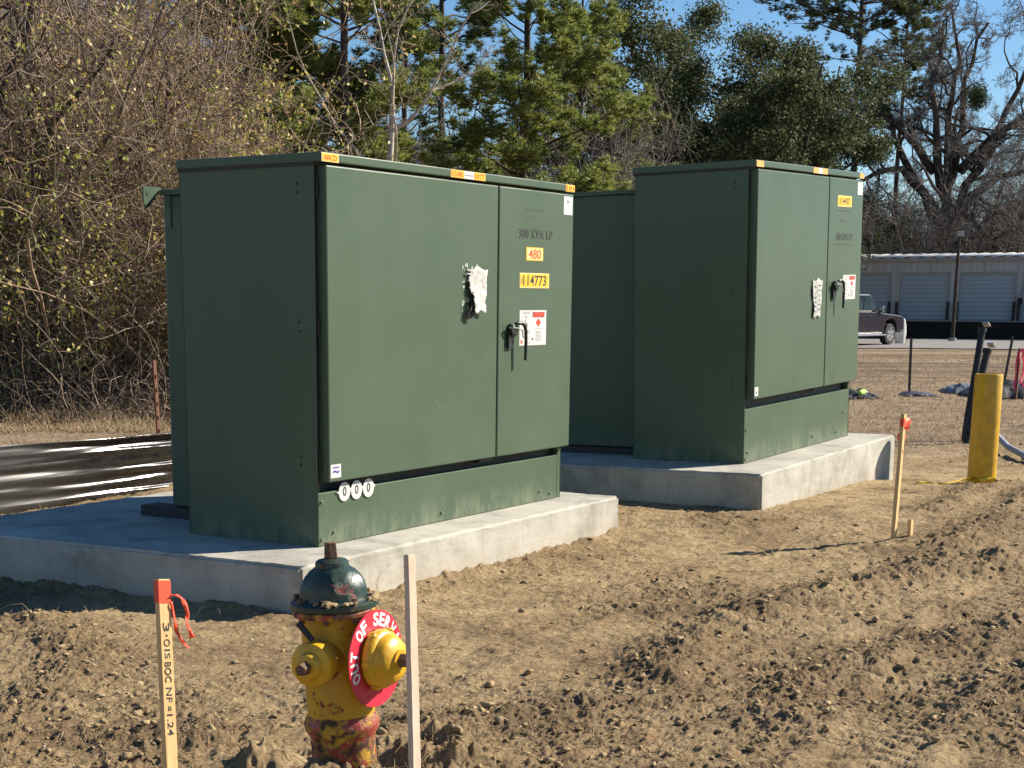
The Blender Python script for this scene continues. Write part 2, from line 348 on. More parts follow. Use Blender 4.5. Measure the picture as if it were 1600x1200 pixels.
# ------------------------------------------------------------------ noise
def _h(ix, iy, s): 
    n = (ix*374761393+iy*668265263+s*982451653) & 0x7fffffff
    n = ((n ^ (n >> 13))*1274126177) & 0x7fffffff; n = (n ^ (n >> 16)) & 0xffff
    return n/65535.0
def vnoise(x, y, s=0):
    ix, iy = np.floor(x).astype(np.int64), np.floor(y).astype(np.int64); fx, fy = x-ix, y-iy
    ux, uy = fx*fx*fx*(fx*(fx*6-15)+10), fy*fy*fy*(fy*(fy*6-15)+10)
    a, b, c, d = _h(ix, iy, s), _h(ix+1, iy, s), _h(ix, iy+1, s), _h(ix+1, iy+1, s)
    return (a*(1-ux)+b*ux)*(1-uy)+(c*(1-ux)+d*ux)*uy
def fbm(x, y, sc, oc=4, s=0, gain=.5, ridge=False):
    t = 0; a = 1; tot = 0
    for i in range(oc):
        f = sc*2**i; ang = .7*i+.3
        v = vnoise((x*math.cos(ang)-y*math.sin(ang))*f+13.7*i, (x*math.sin(ang)+y*math.cos(ang))*f-7.1*i, s+i)
        v = 1-np.abs(2*v-1) if ridge else v
        t = t+a*v; tot += a; a *= gain
    return t/tot-.5
def sst(x, a, b): t = np.clip((x-a)/(b-a), 0, 1); return t*t*(3-2*t)
def segd(x, y, pts):
    d = np.full(np.shape(x), 1e9)
    for (ax, ay), (bx, by) in zip(pts[:-1], pts[1:]):
        vx, vy = bx-ax, by-ay; t = np.clip(((x-ax)*vx+(y-ay)*vy)/(vx*vx+vy*vy), 0, 1)
        d = np.minimum(d, np.hypot(x-ax-t*vx, y-ay-t*vy))
    return d
RIDGES = [([(-.7, -3.45), (.3, -3.3), (1.3, -3.5), (2.6, -3.3)], .22, .03), ([(-.2, -3.9), (1.2, -3.95)], .2, .03),
          ([(-.75, -2.15), (-.1, -1.98), (.7, -1.93), (1.4, -2.06), (2.3, -2.3), (3.4, -2.9)], .17, .075),
          ([(-1.0, -2.75), (-.5, -2.6), (.4, -2.75), (1.4, -3.1)], .16, .05),
          ([(-2.3, -.45), (-1.9, -.25), (-1.45, .2), (-1.2, .7)], .16, .045),
          ([(-2.1, -1.75), (-1.75, -1.72), (-1.3, -2.0), (-.9, -2.3)], .12, .05),
          ([(2.4, -2.2), (4.2, -2.2), (6.2, -2.0), (8.0, -2.2)], .16, .06),
          ([(4.5, -1.7), (6.0, -1.6), (7.2, -1.9)], .12, .04),
          ([(-3.2, -.9), (-2.7, -.75), (-2.2, -1.2)], .14, .04)]
TYRES = [([(-2.6, -3.3), (-.6, -3.05), (1.2, -2.78), (3.6, -2.75), (7, -3.1)], .42), ([(-1.5, -1.35), (.4, -1.22), (2.2, -1.5), (4.4, -1.95), (9, -1.9)], .22)]
def rough_mask(x, y):
    r = np.clip(fbm(x, y, .75, 4, 40)*4.5+.08, 0, 1)*.8; r = r*(1-.8*np.exp(-(segd(x, y, [(-.5, -.7), (2.4, -.9), (3.2, -1.3)])/.35)**2))
    for pts, wd, am in RIDGES: r = np.maximum(r, np.exp(-(segd(x, y, pts)/(wd*1.7))**2))
    lawn = sst(.6*x+.8*y+2.6*fbm(x, y, .9, 3, 3), 5.4, 7.2)
    return r*(1-lawn), lawn
def bare_tracks(x, y):
    q = .84*x+.543*y+9*fbm(x, y, .07, 4, 57); t = 0
    for c, wd, am in ((21.5, .35, .5), (24.3, .55, .8), (25.9, .4, .6), (31.0, 1.0, 1), (33.4, .7, .9), (39.5, 1.2, .8), (46, 1.4, .9)): t = np.maximum(t, am*.75*np.exp(-((q-c)/wd)**2))
    return np.clip(t*(.55+1.6*np.clip(fbm(x, y, .5, 4, 58)+.35, 0, 1)), 0, 1)*sst(x-y*.0, 8, 13)
def height(x, y):
    x = np.asarray(x, float); y = np.asarray(y, float)
    z = .075*sst(x, 2.3, 3.6)-.10*sst(x, 5.9, 7.0) - .13*sst(np.hypot(x, y), 15, 60)
    rm, lawn = rough_mask(x, y); near = 1-sst(np.hypot(x+6, y+4.6), 22, 40)
    z = z+.035*fbm(x, y, .8, 4, 1)+.02*fbm(x, y, 3, 3, 5)*(1-.5*lawn)
    z = z+near*(.010+.006*lawn)*fbm(x, y, 11, 3, 9)
    for pts, wd, am in RIDGES:
        e = np.exp(-(segd(x, y, pts)/wd)**2)
        z = z+near*.62*am*e*(.35+1.7*np.clip(fbm(x, y, 6, 4, 21)+.45, 0, 1))
    z = z+near*((.27+.58*rm)*(.036*fbm(x, y, 9, 4, 15, .6, True)+.050*fbm(x*.85, y*1.1, 21, 4, 17, .68))+(.005+.014*rm)*fbm(x, y, 55, 2, 19, .7))
    for pts, am in TYRES:
        d = segd(x, y, pts); e = sst(-d, -.17, -.12); al = x*.98+y*.1+.10*np.abs(np.mod(d*9, 1)-.5)
        z = z-near*am*e*(.012+.020*(np.sin(2*np.pi*(x*1.0+d*.55)/.085)>.1)*(.4+1.2*np.clip(fbm(x, y, 4, 3, 81)+.4, 0, 1)))+near*am*.03*np.exp(-((d-.20)/.05)**2)*(.3+1.6*np.clip(fbm(x, y, 8, 3, 83)+.4, 0, 1))
    # soil heaped against the slabs and round the hydrant
    dp = np.maximum(np.maximum(-.55-x, x-2.72), np.maximum(-.29-y, y-2.2)); z = z+near*.035*np.exp(-np.clip(dp, 0, 9)/.12)*(.3+1.6*np.clip(fbm(x, y, 5, 3, 31)+.4, 0, 1))
    dh = np.hypot(x+2.66, y+2.10); z = z+.16*np.exp(-(dh/.20)**2)*(.55+1.4*np.clip(fbm(x, y, 10, 4, 33, .6)+.35, 0, 1))
    dh = np.hypot(x+2.42, y+1.62); z = z+.10*np.exp(-(dh/.10)**2)*(.5+1.4*np.clip(fbm(x, y, 12, 4, 37, .6)+.35, 0, 1))  # small extra mound added to throw a shadow to its left
    dh = np.hypot(x+2.09, y+2.04); z = z+.13*np.exp(-(dh/.15)**2)*(.5+1.4*np.clip(fbm(x, y, 12, 4, 35, .6)+.35, 0, 1))
    return z
def H(x, y): return float(height(np.array([x]), np.array([y]))[0])
def ray(px, py): return Fv+Rv*((px-CX)/FPX)-Uv*((py-CY)/FPX)
def gp(px, dep, row=500):   # a spot on the ground seen in column px at the given distance
    d = ray(px, row); d = np.array([d[0], d[1]]); f = np.array([math.cos(YAW), math.sin(YAW)])
    d = d/(d@f); p = CAMP[:2]+d*dep; return float(p[0]), float(p[1])

# ------------------------------------------------------------------ ground: one sheet out to the horizon, finest where it is seen close up
def make_ground():
    ac = YAW-.02
    a = np.concatenate([np.linspace(-math.pi, -.42, 110)[:-1], np.linspace(-.42, .42, 980), np.linspace(.42, math.pi, 110)[1:]])+ac
    r = np.concatenate([np.geomspace(.4, 2.6, 30)[:-1], np.geomspace(2.6, 14, 820), np.geomspace(14, 70, 260)[1:], np.geomspace(70, 1500, 60)[1:]])
    A, Rr = np.meshgrid(a, r); X = CAMP[0]+Rr*np.cos(A); Y = CAMP[1]+Rr*np.sin(A)
    Z = height(X, Y)
    V = np.stack([X, Y, Z], -1).reshape(-1, 3); nr, na = len(r), len(a)
    i = np.arange(nr-1)[:, None]*na+np.arange(na-1)[None, :]
    Q = np.stack([i, i+1, i+na+1, i+na], -1).reshape(-1, 4)
    c = len(V); V = np.vstack([V, [CAMP[0], CAMP[1], H(CAMP[0], CAMP[1])]])
    T = np.stack([np.full(na-1, c), np.arange(na-1), np.arange(1, na)], -1); ch = rough_mask(V[:, 0], V[:, 1])[0]
    o = np_mesh('ground', V, Q[:, ::-1], T, M['ground'], smooth=True); tag(o, kind='structure')
    at_ = o.data.attributes.new('churned', 'FLOAT', 'POINT'); at_.data.foreach_set('value', ch.astype(np.float32))
    at_ = o.data.attributes.new('bare', 'FLOAT', 'POINT'); at_.data.foreach_set('value', bare_tracks(V[:, 0], V[:, 1]).astype(np.float32))
make_ground()

# ------------------------------------------------------------------ concrete slabs
def slab(name, corners, z0, z1, label, loc, M4=None):
    """cast slab with softly worn arrises and slightly wavy faces"""
    bm = bmesh.new(); lo = [bm.verts.new((x, y, z0)) for x, y in corners]; hi = [bm.verts.new((x, y, z1)) for x, y in corners]
    bm.faces.new(lo[::-1]); bm.faces.new(hi)
    for i in range(4): bm.faces.new((lo[i], lo[(i+1) % 4], hi[(i+1) % 4], hi[i]))
    bmesh.ops.bevel(bm, geom=[e for e in bm.edges if max(v.co.z for v in e.verts) > z0+.01], offset=.014, segments=3, affect='EDGES')
    bmesh.ops.subdivide_edges(bm, edges=[e for e in bm.edges if e.calc_length() > .5], cuts=60, use_grid_fill=True)
    for v in bm.verts:
        x, y, z = v.co; e = min(abs(x-corners[0][0]), abs(y-corners[0][1]), abs(x-corners[2][0]), abs(y-corners[2][1]))
        n1 = float(fbm(np.array([x+y*.37]), np.array([z*3+y]), 3.2, 4, 61)[0]); n2 = float(fbm(np.array([x]), np.array([y+z*5]), 22, 3, 63)[0])
        if z > z1-.03 and e < .04: v.co.z += .010*n2*(1 if e < .03 else .4); v.co.x += .006*n1; v.co.y += .006*n2
        elif z < z1-.03: v.co.y += .006*n1; v.co.x += .006*n1
    me = bpy.data.meshes.new(name); bm.to_mesh(me); bm.free(); me.materials.append(M['concrete'])
    me.polygons.foreach_set('use_smooth', [True]*len(me.polygons)); me.set_sharp_from_angle(angle=R(50))
    o = bpy.data.objects.new(name, me); o.matrix_world = M4 if M4 is not None else Matrix.Translation(loc); link(o)
    tag(o, label, 'concrete pad', 'concrete pads'); return o
slab('concrete_pad', [(-.504, -.279), (2.70, -.279), (2.70, 2.18), (-.615, 2.18)], -.30, .25,
     'nearer poured concrete pad carrying the larger transformer, behind the hydrant', (0, 0, 0))
T2M = (Matrix.Translation((4.328, -.4258, .3211)) @ Matrix.Rotation(-.0126, 4, 'Z') @ Matrix.Rotation(-.0159, 4, 'X') @ Matrix.Rotation(-.0251, 4, 'Y'))
slab('concrete_pad', [(-.495, -.335), (2.335, -.315), (2.48, 2.2), (-.495, 2.2)], -.55, 0,
     'farther poured concrete pad with a rounded shadow at its right end', None, T2M)

# ------------------------------------------------------------------ pad-mounted transformers
def plate(name, x0, z0, x1, z1, mat, parent, y, t=.0012, bev=0):
    return MB().box((x0, y-t, z0), (x1, y, z1)).build(name, mat, parent, bev=bev)
def XF(x, y, z): return Matrix.Translation((x, y, z))
def sticker(name, x0, z0, x1, z1, parent, y, face, border=None, txt=None, ink=None, tw=.86, th=.62, label=None):
    if border is not None:
        s = plate(name, x0, z0, x1, z1, M[border], parent, y); bw, bh = min(.008, (x1-x0)*.05), min(.006, (z1-z0)*.09)
        f = plate('label_face', x0+bw, z0+bh, x1-bw, z1-bh, M[face], parent, y-.0013, .0008)
    else: s = plate(name, x0, z0, x1, z1, M[face], parent, y); f = s
    if txt: text_obj('lettering', txt, M[ink], parent, (x1-x0)*tw, (z1-z0)*th, XF((x0+x1)/2, y-.0026, (z0+z1)/2))
    return s
def handle(parent, x, z, y, sc=1.0):
    """padlockable bent handle in its black cup"""
    b = MB(); b.cyl((x-.055, y, z), (x-.055, y-.03*sc, z), .036*sc, seg=24)
    b.prism([(x-.10, z-.10*sc), (x-.05, z-.10*sc), (x-.03, z-.02), (x-.03, z+.03*sc), (x-.075, z+.035*sc), (x-.10, z)], .012,
            Matrix(((1, 0, 0, 0), (0, 0, 1, y-.018), (0, 1, 0, 0), (0, 0, 0, 1))))
    h = b.build('handle_base', M['black_metal'], parent, True)
    pts = [(x-.07, y-.02, z+.015), (x-.05, y-.04*sc, z+.035*sc), (x-.01, y-.048*sc, z+.038*sc), (x+.022, y-.05*sc, z+.022*sc), (x+.034, y-.05*sc, z-.01),
           (x+.036, y-.05*sc, z-.06*sc), (x+.036, y-.048*sc, z-.17*sc)]
    g = MB(); g.tube(pts, [.010, .0105, .011, .011, .010, .0095, .009], 10).build('handle', M['black_metal'], parent, True)
    MB().cyl((x-.088, y-.03, z+.022), (x-.088, y-.044, z+.022), .011, seg=14).build('lock_bolt', M['bolt'], parent, True)
    MB().tube([(x-.115, y-.03, z+.012), (x-.07, y-.05, z+.010), (x-.02, y-.056, z+.0), (x-.005, y-.054, z-.03), (x+.0, y-.054, z-.045)], .0035, 6).build('lock_wire', M['steel'], parent, True)
def danger_notice(parent, x0, z0, x1, z1, y):
    s = plate('danger_notice', x0, z0, x1, z1, M['white_label'], parent, y); wx, wz = x1-x0, z1-z0
    def bx(a, b, c, d, mat, nm='notice_block'): plate(nm, x0+wx*a, z0+wz*b, x0+wx*c, z0+wz*d, M[mat], parent, y-.0014, .0006)
    bx(.48, .80, .93, .95, 'ink'); plate('notice_block', x0+wx*.49, z0+wz*.815, x0+wx*.92, z0+wz*.935, M['red_label'], parent, y-.0022, .0005)
    cx, cz = x0+wx*.70, z0+wz*.65
    MB().prism([(cx-.10*wx, cz), (cx, cz-.12*wz), (cx+.10*wx, cz), (cx, cz+.12*wz)], .001, Matrix(((1, 0, 0, 0), (0, 0, -1, y-.0014), (0, 1, 0, 0), (0, 0, 0, 1)))).build('diamond', M['red_label'], parent)
    g = MB()
    def ln(a, b, c): g.box((x0+wx*a, y-.002, z0+wz*b-.0015), (x0+wx*c, y-.0014, z0+wz*b+.0015))
    for b_, a, c in [(.95, .08, .40), (.91, .12, .36), (.47, .52, .88), (.40, .62, .78), (.36, .60, .80), (.32, .62, .80), (.28, .60, .78), (.24, .62, .82), (.20, .60, .80), (.16, .60, .84), (.12, .60, .80),
                  (.43, .08, .38), (.39, .08, .38), (.35, .10, .40), (.25, .10, .38), (.20, .16, .38), (.06, .20, .38), (.12, .20, .34)]: ln(a, b_, c)
    g.build('small_print', M['grey_ink'], parent)
    g = MB(); pr = [(.12, .80), (.20, .86), (.27, .80), (.20, .72), (.24, .64), (.30, .58), (.26, .52)]
    g.tube([(x0+wx*a, y-.002, z0+wz*b) for a, b in pr], .0016, 5).build('line_drawing', M['grey_ink'], parent)
    bx(.05, .06, .11, .16, 'red_label'); MB().prism([(x0+wx*.44, z0+wz*.18), (x0+wx*.52, z0+wz*.14), (x0+wx*.50, z0+wz*.22)], .001, Matrix(((1, 0, 0, 0), (0, 0, -1, y-.0014), (0, 1, 0, 0), (0, 0, 0, 1)))).build('notice_block', M['ink'], parent)
def transformer(name, label, d):
    root = empty(name, (0, 0, 0)); tag(root, label, 'transformer', 'pad-mounted transformers')
    W, D, Hh, p, zs, zd, zt, zl, ll, dl, dr, xm = [d[k] for k in 'W D H p zs zd zt zl l dl dr xm'.split()]
    # cabinet with its side sheets; the front frame sits back behind them
    b = MB(); b.box((.004, .045, .004), (W-.004, D-.004, zl-.004))
    cab = b.build('cabinet', M['dark_frame'], root)
    MB().box((0, .002, 0), (.0036, D, zl)).build('side_panel', M['green'], root, bev=.0012)
    MB().box((W-.0036, .002, 0), (W, D, zl)).build('side_panel', M['green'], root, bev=.0012)
    MB().box((.0, D-.0036, .0), (W, D, zl)).build('rear_panel', M['green'], root)
    MB().box((-.0015, -.001, .002), (W-.05*W/2.45, .040, zs)).build('sill_panel', M['green'], root, bev=.004)
    MB().box((W-.040*W/2.45, .004, 0), (W+.002, .043, zd+.02)).build('corner_post', M['green'], root, bev=.003)
    MB().box((.0045, .010, zs+.002), (.03, .043, zl-.01)).build('hinge_post', M['dark_frame'], root)
    lid = MB().box((-.014, -ll-.006, zl+.002), (W+.012, D+.012, Hh)).build('lid', M['green'], root, bev=.006)
    MB().box((-.008, .0, zl-.014), (W+.006, D+.006, zl+.002)).build('lid_rim', M['dark_frame'], root)
    dL = MB().box((dl, -p, zd), (xm, .030, zt)).build('door', M['green'], root, bev=.007); dL['label'] = 'wide left door'
    dR = MB().box((xm+.013, -p, zd), (dr, .030, zt)).build('door', M['green'], root, bev=.007); dR['label'] = 'narrow right door with handle'
    for hz in (zt-.10, (zd+zt)/2, zd+.10):
        h = MB(); h.cyl((dl-.012, .004, hz-.045), (dl-.012, .004, hz+.045), .009, seg=12); h.box((dl-.014, .004, hz-.04), (dl+.01, .012, hz+.04)); h.build('hinge', M['dark_frame'], root)
        for dz in (.02, -.02): MB().cyl((-.004, .10, hz+dz), (.001, .10, hz+dz), .006, seg=10).build('rivet', M['dark_frame'], root)
    for bx, bz in d['bolts']:
        g = MB(); g.cyl((bx, .002, bz), (bx, -.007, bz), .009, seg=6); g.cyl((bx, -.006, bz), (bx, -.013, bz), .0055, seg=10); g.build('bolt', M['bolt'], root, True)
    MB().box((xm-.12, -.012, zd-.022), (xm+.02, .03, zd-.002)).build('latch_bar', M['dark_steel'], root)
    # tank behind the cabinet, on its base channels
    tx0, tx1, ty1, tz0, tz1 = d['tank']
    t = MB().box((tx0, D+.0, tz0), (tx1, ty1, tz1-.03)).build('tank', M['green'], root, bev=.012)
    MB().box((tx0-.012, D+.013, tz1-.03), (tx1+.012, ty1+.012, tz1)).build('tank_cover', M['green'], root, bev=.004)
    MB().box((tx0-.008, ty1-.06, tz1-.20), (tx0-.001, ty1-.02, tz1-.032)).build('seam_strip', M['green'], t)
    for x in (tx0+.02, tx1-.10): MB().box((x-.06, D+.002, .002), (x+.08, ty1+.20, tz0-.003)).build('base_channel', M['dark_steel'], root)
    lx = tx0-.005; lz = tz1
    for sx, x_ in ((-1, tx0-.014), (1, tx1+.014)):
        MM = Matrix(((sx, 0, 0, x_), (0, 0, 1, ty1+.015), (0, 1, 0, lz), (0, 0, 0, 1))); pol = [(-.02, .012), (.115, .012), (.115, -.07), (.095, -.10), (.07, -.085), (-.02, .0)]
        g = MB(); g.prism(pol, .008, MM); lg = g.build('lifting_lug', M['green'], root)
        MB().cyl((x_+sx*.083, ty1+.0145, lz-.022), (x_+sx*.083, ty1+.0125, lz-.022), .013, seg=16).build('lug_hole', M['ink'], lg)
    return root, dL, dR, lid
W1 = 2.45
tr1, dL, dR, lid = transformer('transformer', 'nearer and larger dark green transformer cabinet marked 300 KVA LP behind the fire hydrant', dict(
    W=W1, D=.827, H=1.841, p=.043, zs=.262, zd=.314, zt=1.786, zl=1.797, l=.045, dl=.034, dr=2.47, xm=1.600,
    bolts=[(.12, .062), (.022, .036), (2.184, .062), (.022, .22), (2.31, .04), (1.1, .05)], tank=(.44, 2.05, 1.34, .06, 1.745)))
tr1.location = (0, 0, .25)
y = -.0432
sticker('number_label', 1.911, 1.398, 2.106, 1.471, dR, y, 'cream_border', 'yellow_label', '480', 'orange_ink', .74, .72)
sticker('number_label', 1.842, 1.246, 2.182, 1.329, dR, y, 'yellow_label', 'cream_border', '114773', 'ink', .78, .70)
plate('label_mark', 1.86, 1.27, 1.868, 1.30, M['faded_ink'], dR, y-.0026, .0006)
text_obj('stencil_lettering', '300 KVA LP', M['ink'], dR, .385, .052, XF(2.022, y-.0012, 1.545), space=1.15, bold=.012)
text_obj('small_lettering', 'SERIAL NO 4418', M['faded_ink'], dR, .2, .011, XF(2.003, y-.0012, 1.682)) if False else None
for (xa, xb, zc) in ((1.905, 2.104, 1.680), (1.913, 2.008, 1.638)):
    g = MB(); xx = xa
    while xx < xb: g.box((xx, y-.001, zc-.007), (xx+.009, y, zc+.007)); xx += random.uniform(.012, .018)
    g.build('faded_lettering', M['faded_ink'], dR)
danger_notice(dR, 1.846, .925, 2.155, 1.122, y)
sticker('corner_label', 2.345, 1.668, 2.452, 1.772, dR, y, 'white_label'); plate('label_mark', 2.38, 1.735, 2.41, 1.750, M['grey_ink'], dR, y-.0014, .0005)
handle(dR, 1.80, 1.015, y)
sticker('maker_label', .044, .333, .128, .398, dL, y, 'white_label'); text_obj('label_mark', '~', M['violet_ink'], dL, .055, .016, XF(.087, y-.0014, .362)); plate('label_mark', .062, .380, .112, .386, M['violet_ink'], dL, y-.0014, .0006)
yl = -.0512
def strip(x0, x1, parts):
    for nm, a, b_, face, border, t_ in parts:
        sticker(nm, x0+(x1-x0)*a, 1.799, x0+(x1-x0)*b_, 1.838, lid, yl, face, border, t_, 'orange_ink', .80, .62)
strip(-.010, .122, [('phase_label', 0, 1, 'yellow_label', 'cream_border', 'ABCD')])
strip(1.099, 1.445, [('phase_label', 0, .385, 'yellow_label', 'orange_label', 'CUBE'), ('phase_label', .66, 1, 'yellow_label', 'orange_label', '1077'), ('blank_label', .385, .66, 'white_label', None, None)])
plate('label_mark', 1.24, 1.814, 1.32, 1.822, M['grey_ink'], lid, yl-.0014, .0006)
strip(2.350, 2.460, [('phase_label', 0, 1, 'yellow_label', 'orange_label', '181')])
# numbered washers hanging at the sill: 0, 0, 0
for k, xx in enumerate((.205, .307, .409)):
    g = MB(); g.cyl((xx, -.004, .252), (xx, -.008, .252), .047, seg=36); g.box((xx-.062, -.0078, .248), (xx-.04, -.0042, .256)); g.box((xx+.04, -.0078, .252), (xx+.058, -.0042, .266))
    dsc = g.build('round_tag', M['white_label'], tr1); text_obj('lettering', '0', M['ink'], dsc, .030, .046, XF(xx, -.0083, .254))
# wind-torn paper notice: a sheet that has sagged off the door
def torn_paper(parent, x0, x1, z0, z1, y, curl, mat, seed, holes=.30, ragged=.0025):
    nx, nz = 14, 26; V = []; rr = np.random.default_rng(seed)
    for j in range(nz+1):
        for i in range(nx+1):
            u, v = i/nx, j/nz; lx = x0+(x1-x0)*(u*(1-.18*v)+.06*math.sin(v*7+seed)*(1-u)+.10*v*(1-u))
            zz = z1-(z1-z0)*v+.010*math.sin(u*9+seed)*(1 if j in (0, nz) else .2)
            yy = y-.003-curl*(v**1.6)*(.35+.65*(1-u))-.006*abs(math.sin(u*5+v*6+seed))-.004*rr.random()*(0 < j < nz)
            V.append((lx+ragged*rr.normal() if i in (0, nx) else lx, yy, zz))
    Q = [(j*(nx+1)+i, j*(nx+1)+i+1, (j+1)*(nx+1)+i+1, (j+1)*(nx+1)+i) for j in range(nz) for i in range(nx) if not (i < 2 and rr.random() < holes)]
    o = np_mesh('torn_notice', V, Q, None, mat, parent, True); s = o.modifiers.new('thickness', 'SOLIDIFY'); s.thickness = .0006; return o
torn_paper(dL, 1.265, 1.475, 1.115, 1.345, y, .045, M['paper'], 3)
g = MB(); rr = random.Random(4)
for k in range(60):
    a, c = 1.225+.15*rr.random()**1.3, 1.10+.26*rr.random(); s = rr.uniform(.004, .016)
    if a < 1.30+.02*math.sin(c*30) or c > 1.33: g.prism([(a, c), (a+s, c+s*.3), (a+s*1.2, c+s*1.4), (a+s*.2, c+s)], .0009+.00002*k, Matrix(((1, 0, 0, 0), (0, 0, -1, y), (0, 1, 0, 0), (0, 0, 0, 1))))
g.build('glue_residue', pmat('glue_residue', (.55, .60, .52), (.30, .36, .28), 60, .7), dL)
g = MB(); g.prism([(1.25, 1.10), (1.28, 1.13), (1.30, 1.20), (1.32, 1.13), (1.31, 1.08), (1.28, 1.075)], .003, Matrix(((1, 0, 0, 0), (0, 0, -1, y-.022), (0, 1, 0, 0), (0, 0, 0, 1)))).build('shade_flap', M['ink'], dL)  # black shape painting the dark shading along the torn sheet's left edge

s2 = 1.1
tr2, dL2, dR2, lid2 = transformer('transformer', 'farther narrower green transformer cabinet with the single yellow number label, on the rear pad', dict(
    W=2.124, D=.847, H=2.028, p=.05, zs=.375, zd=.442, zt=1.972, zl=1.983, l=.05, dl=.04, dr=2.146, xm=1.396,
    bolts=[(.028, .232), (.055, .075), (.022, .03), (1.307, .071), (1.83, .058), (1.98, .2)], tank=(.28, 1.85, 1.62, .05, 1.90)))
tr2.matrix_world = T2M
y = -.0502
sticker('number_label', 1.580, 1.766, 1.885, 1.846, dR2, y, 'yellow_label', 'cream_border', '114437', 'ink', .70, .58)
text_obj('stencil_lettering', '500 KVA LP', M['stencil'], dR2, .35, .05, XF(1.745, y-.0012, 1.545), space=1.15, bold=.012)
for (xa, xb, zc, hh) in ((1.64, 1.77, 1.663, .007), (1.58, 1.86, 1.735, .006), (1.57, 1.90, 1.49, .004)):
    g = MB(); xx = xa
    while xx < xb: g.box((xx, y-.001, zc-hh), (xx+.009, y, zc+hh)); xx += random.uniform(.012, .02)
    g.build('faded_lettering', M['faded_ink'], dR2)
danger_notice(dR2, 1.748, 1.078, 2.03, 1.262, y)
sticker('corner_label', 2.015, 1.862, 2.130, 1.958, dR2, y, 'white_label')
handle(dR2, 1.60, 1.185, y)
sticker('maker_label', .048, .463, .112, .524, dL2, y, 'white_label'); MB().cyl((.08, y-.001, .487), (.08, y-.002, .487), .009, seg=16).build('label_mark', M['ink'], dL2)
torn_paper(dL2, 1.09, 1.285, .965, 1.235, y, .004, M['paper'], 9, 0, .001)
g = MB()
for zc in (1.19, 1.155, 1.12, 1.085, 1.05, 1.015): g.tube([(1.12, y-.016, zc), (1.16, y-.017, zc-.015), (1.2, y-.016, zc+.012), (1.25, y-.015, zc)], .0022, 5)
g.build('faded_print', M['pale_blue_print'], dL2)
yl = -.0562
for nm, a, b_, face in (('phase_label', -.006, .118, 'orange_label'), ('phase_label', 1.045, 1.150, 'orange_label'), ('blank_label', 1.150, 1.225, 'white_label'), ('phase_label', 1.225, 1.335, 'orange_label'), ('phase_label', 2.035, 2.132, 'orange_label')):
    sticker(nm, a, 1.984, b_, 2.024, lid2, yl, face)
MB().box((.6, .9, 1.902), (.72, 1.0, 1.93)).build('tank_fitting', M['green'], tr2)

# ------------------------------------------------------------------ fire hydrant
hx, hy = -2.557, -2.015; hz0 = .06
hyd = empty('fire_hydrant', (hx, hy, hz0)); tag(hyd, 'old yellow fire hydrant with dark green bonnet and chipped paint in the mud', 'fire hydrant')
def LX(r): return r
Z = lambda z: z-hz0
MB().lathe([(0.0925, Z(-.05)), (0.0925, Z(.205)), (0.0962, Z(.215)), (0.1064, Z(.232)), (0.1082, Z(.25)), (0.0999, Z(.268)), (0.0962, Z(.275))], seg=48).build('lower_barrel', M['h_red'], hyd, True)
MB().lathe([(0.0962, Z(.2755)), (0.0980, Z(.33)), (0.0990, Z(.45)), (0.0980, Z(.535)), (0.1036, Z(.555)), (0.1129, Z(.562))], seg=48).build('barrel', M['h_yellow'], hyd, True)
def nozzle_M(dx, dy, zc):  # local Z of the nozzle points outwards
    d = Vector((dx, dy, 0)).normalized(); return Matrix.Translation((0, 0, Z(zc))) @ d.to_track_quat('Z', 'Y').to_matrix().to_4x4()
MB().lathe([(0.1193, Z(.5625)), (0.1212, Z(.566)), (0.1212, Z(.577)), (0.1184, Z(.580))], seg=48).build('flange', M['h_red'], hyd, True)
MB().lathe([(0.1184, Z(.5805)), (0.1240, Z(.584)), (0.1240, Z(.598)), (0.1184, Z(.603)), (0.0980, Z(.606)), (0.0934, Z(.62)), (0.0934, Z(.628)), (0.0897, Z(.648)), (0.0795, Z(.668)), (0.0648, Z(.684)), (0.0481, Z(.695)), (0.0463, Z(.709)), (0.0407, Z(.714)), (0.0240, Z(.718))],
          seg=64, mod=lambda a, z: 1+.055*max(0, math.cos(a*5))**4*(1 if Z(.61) < z < Z(.690) else 0)).build('bonnet', M['h_green'], hyd, True)
MB().cyl((0, 0, Z(.7185)), (0, 0, Z(.763)), .021, .018, 5).build('operating_nut', M['h_rust'], hyd, bev=.002)
for k in range(8):
    a = 2*math.pi*(k+.5)/8; cx_, cy_ = .109*math.cos(a), .109*math.sin(a)
    MB().cyl((cx_, cy_, Z(.6035)), (cx_, cy_, Z(.617)), .009, seg=6).build('flange_bolt', M['h_rust'], hyd); MB().cyl((cx_, cy_, Z(.548)), (cx_, cy_, Z(.5615)), .009, seg=6).build('flange_nut', M['h_rust'], hyd)
# mud caked on the flange
g = MB(); rr = random.Random(8)
for k in range(46):
    a = R(-175)+R(265)*rr.random(); r_ = rr.uniform(.100, .124); sz = rr.uniform(.005, .013)
    bmesh.ops.create_icosphere(g.bm, subdivisions=1, radius=sz, matrix=Matrix.Translation((r_*math.cos(a), r_*math.sin(a), Z(.604)+sz*.3)) @ Matrix.Rotation(rr.random()*3, 4, 'X') @ Matrix.Diagonal((1.5, 1.1, .6, 1)))
mud = g.build('caked_mud', M['clod'], hyd); mud['kind'] = 'stuff'
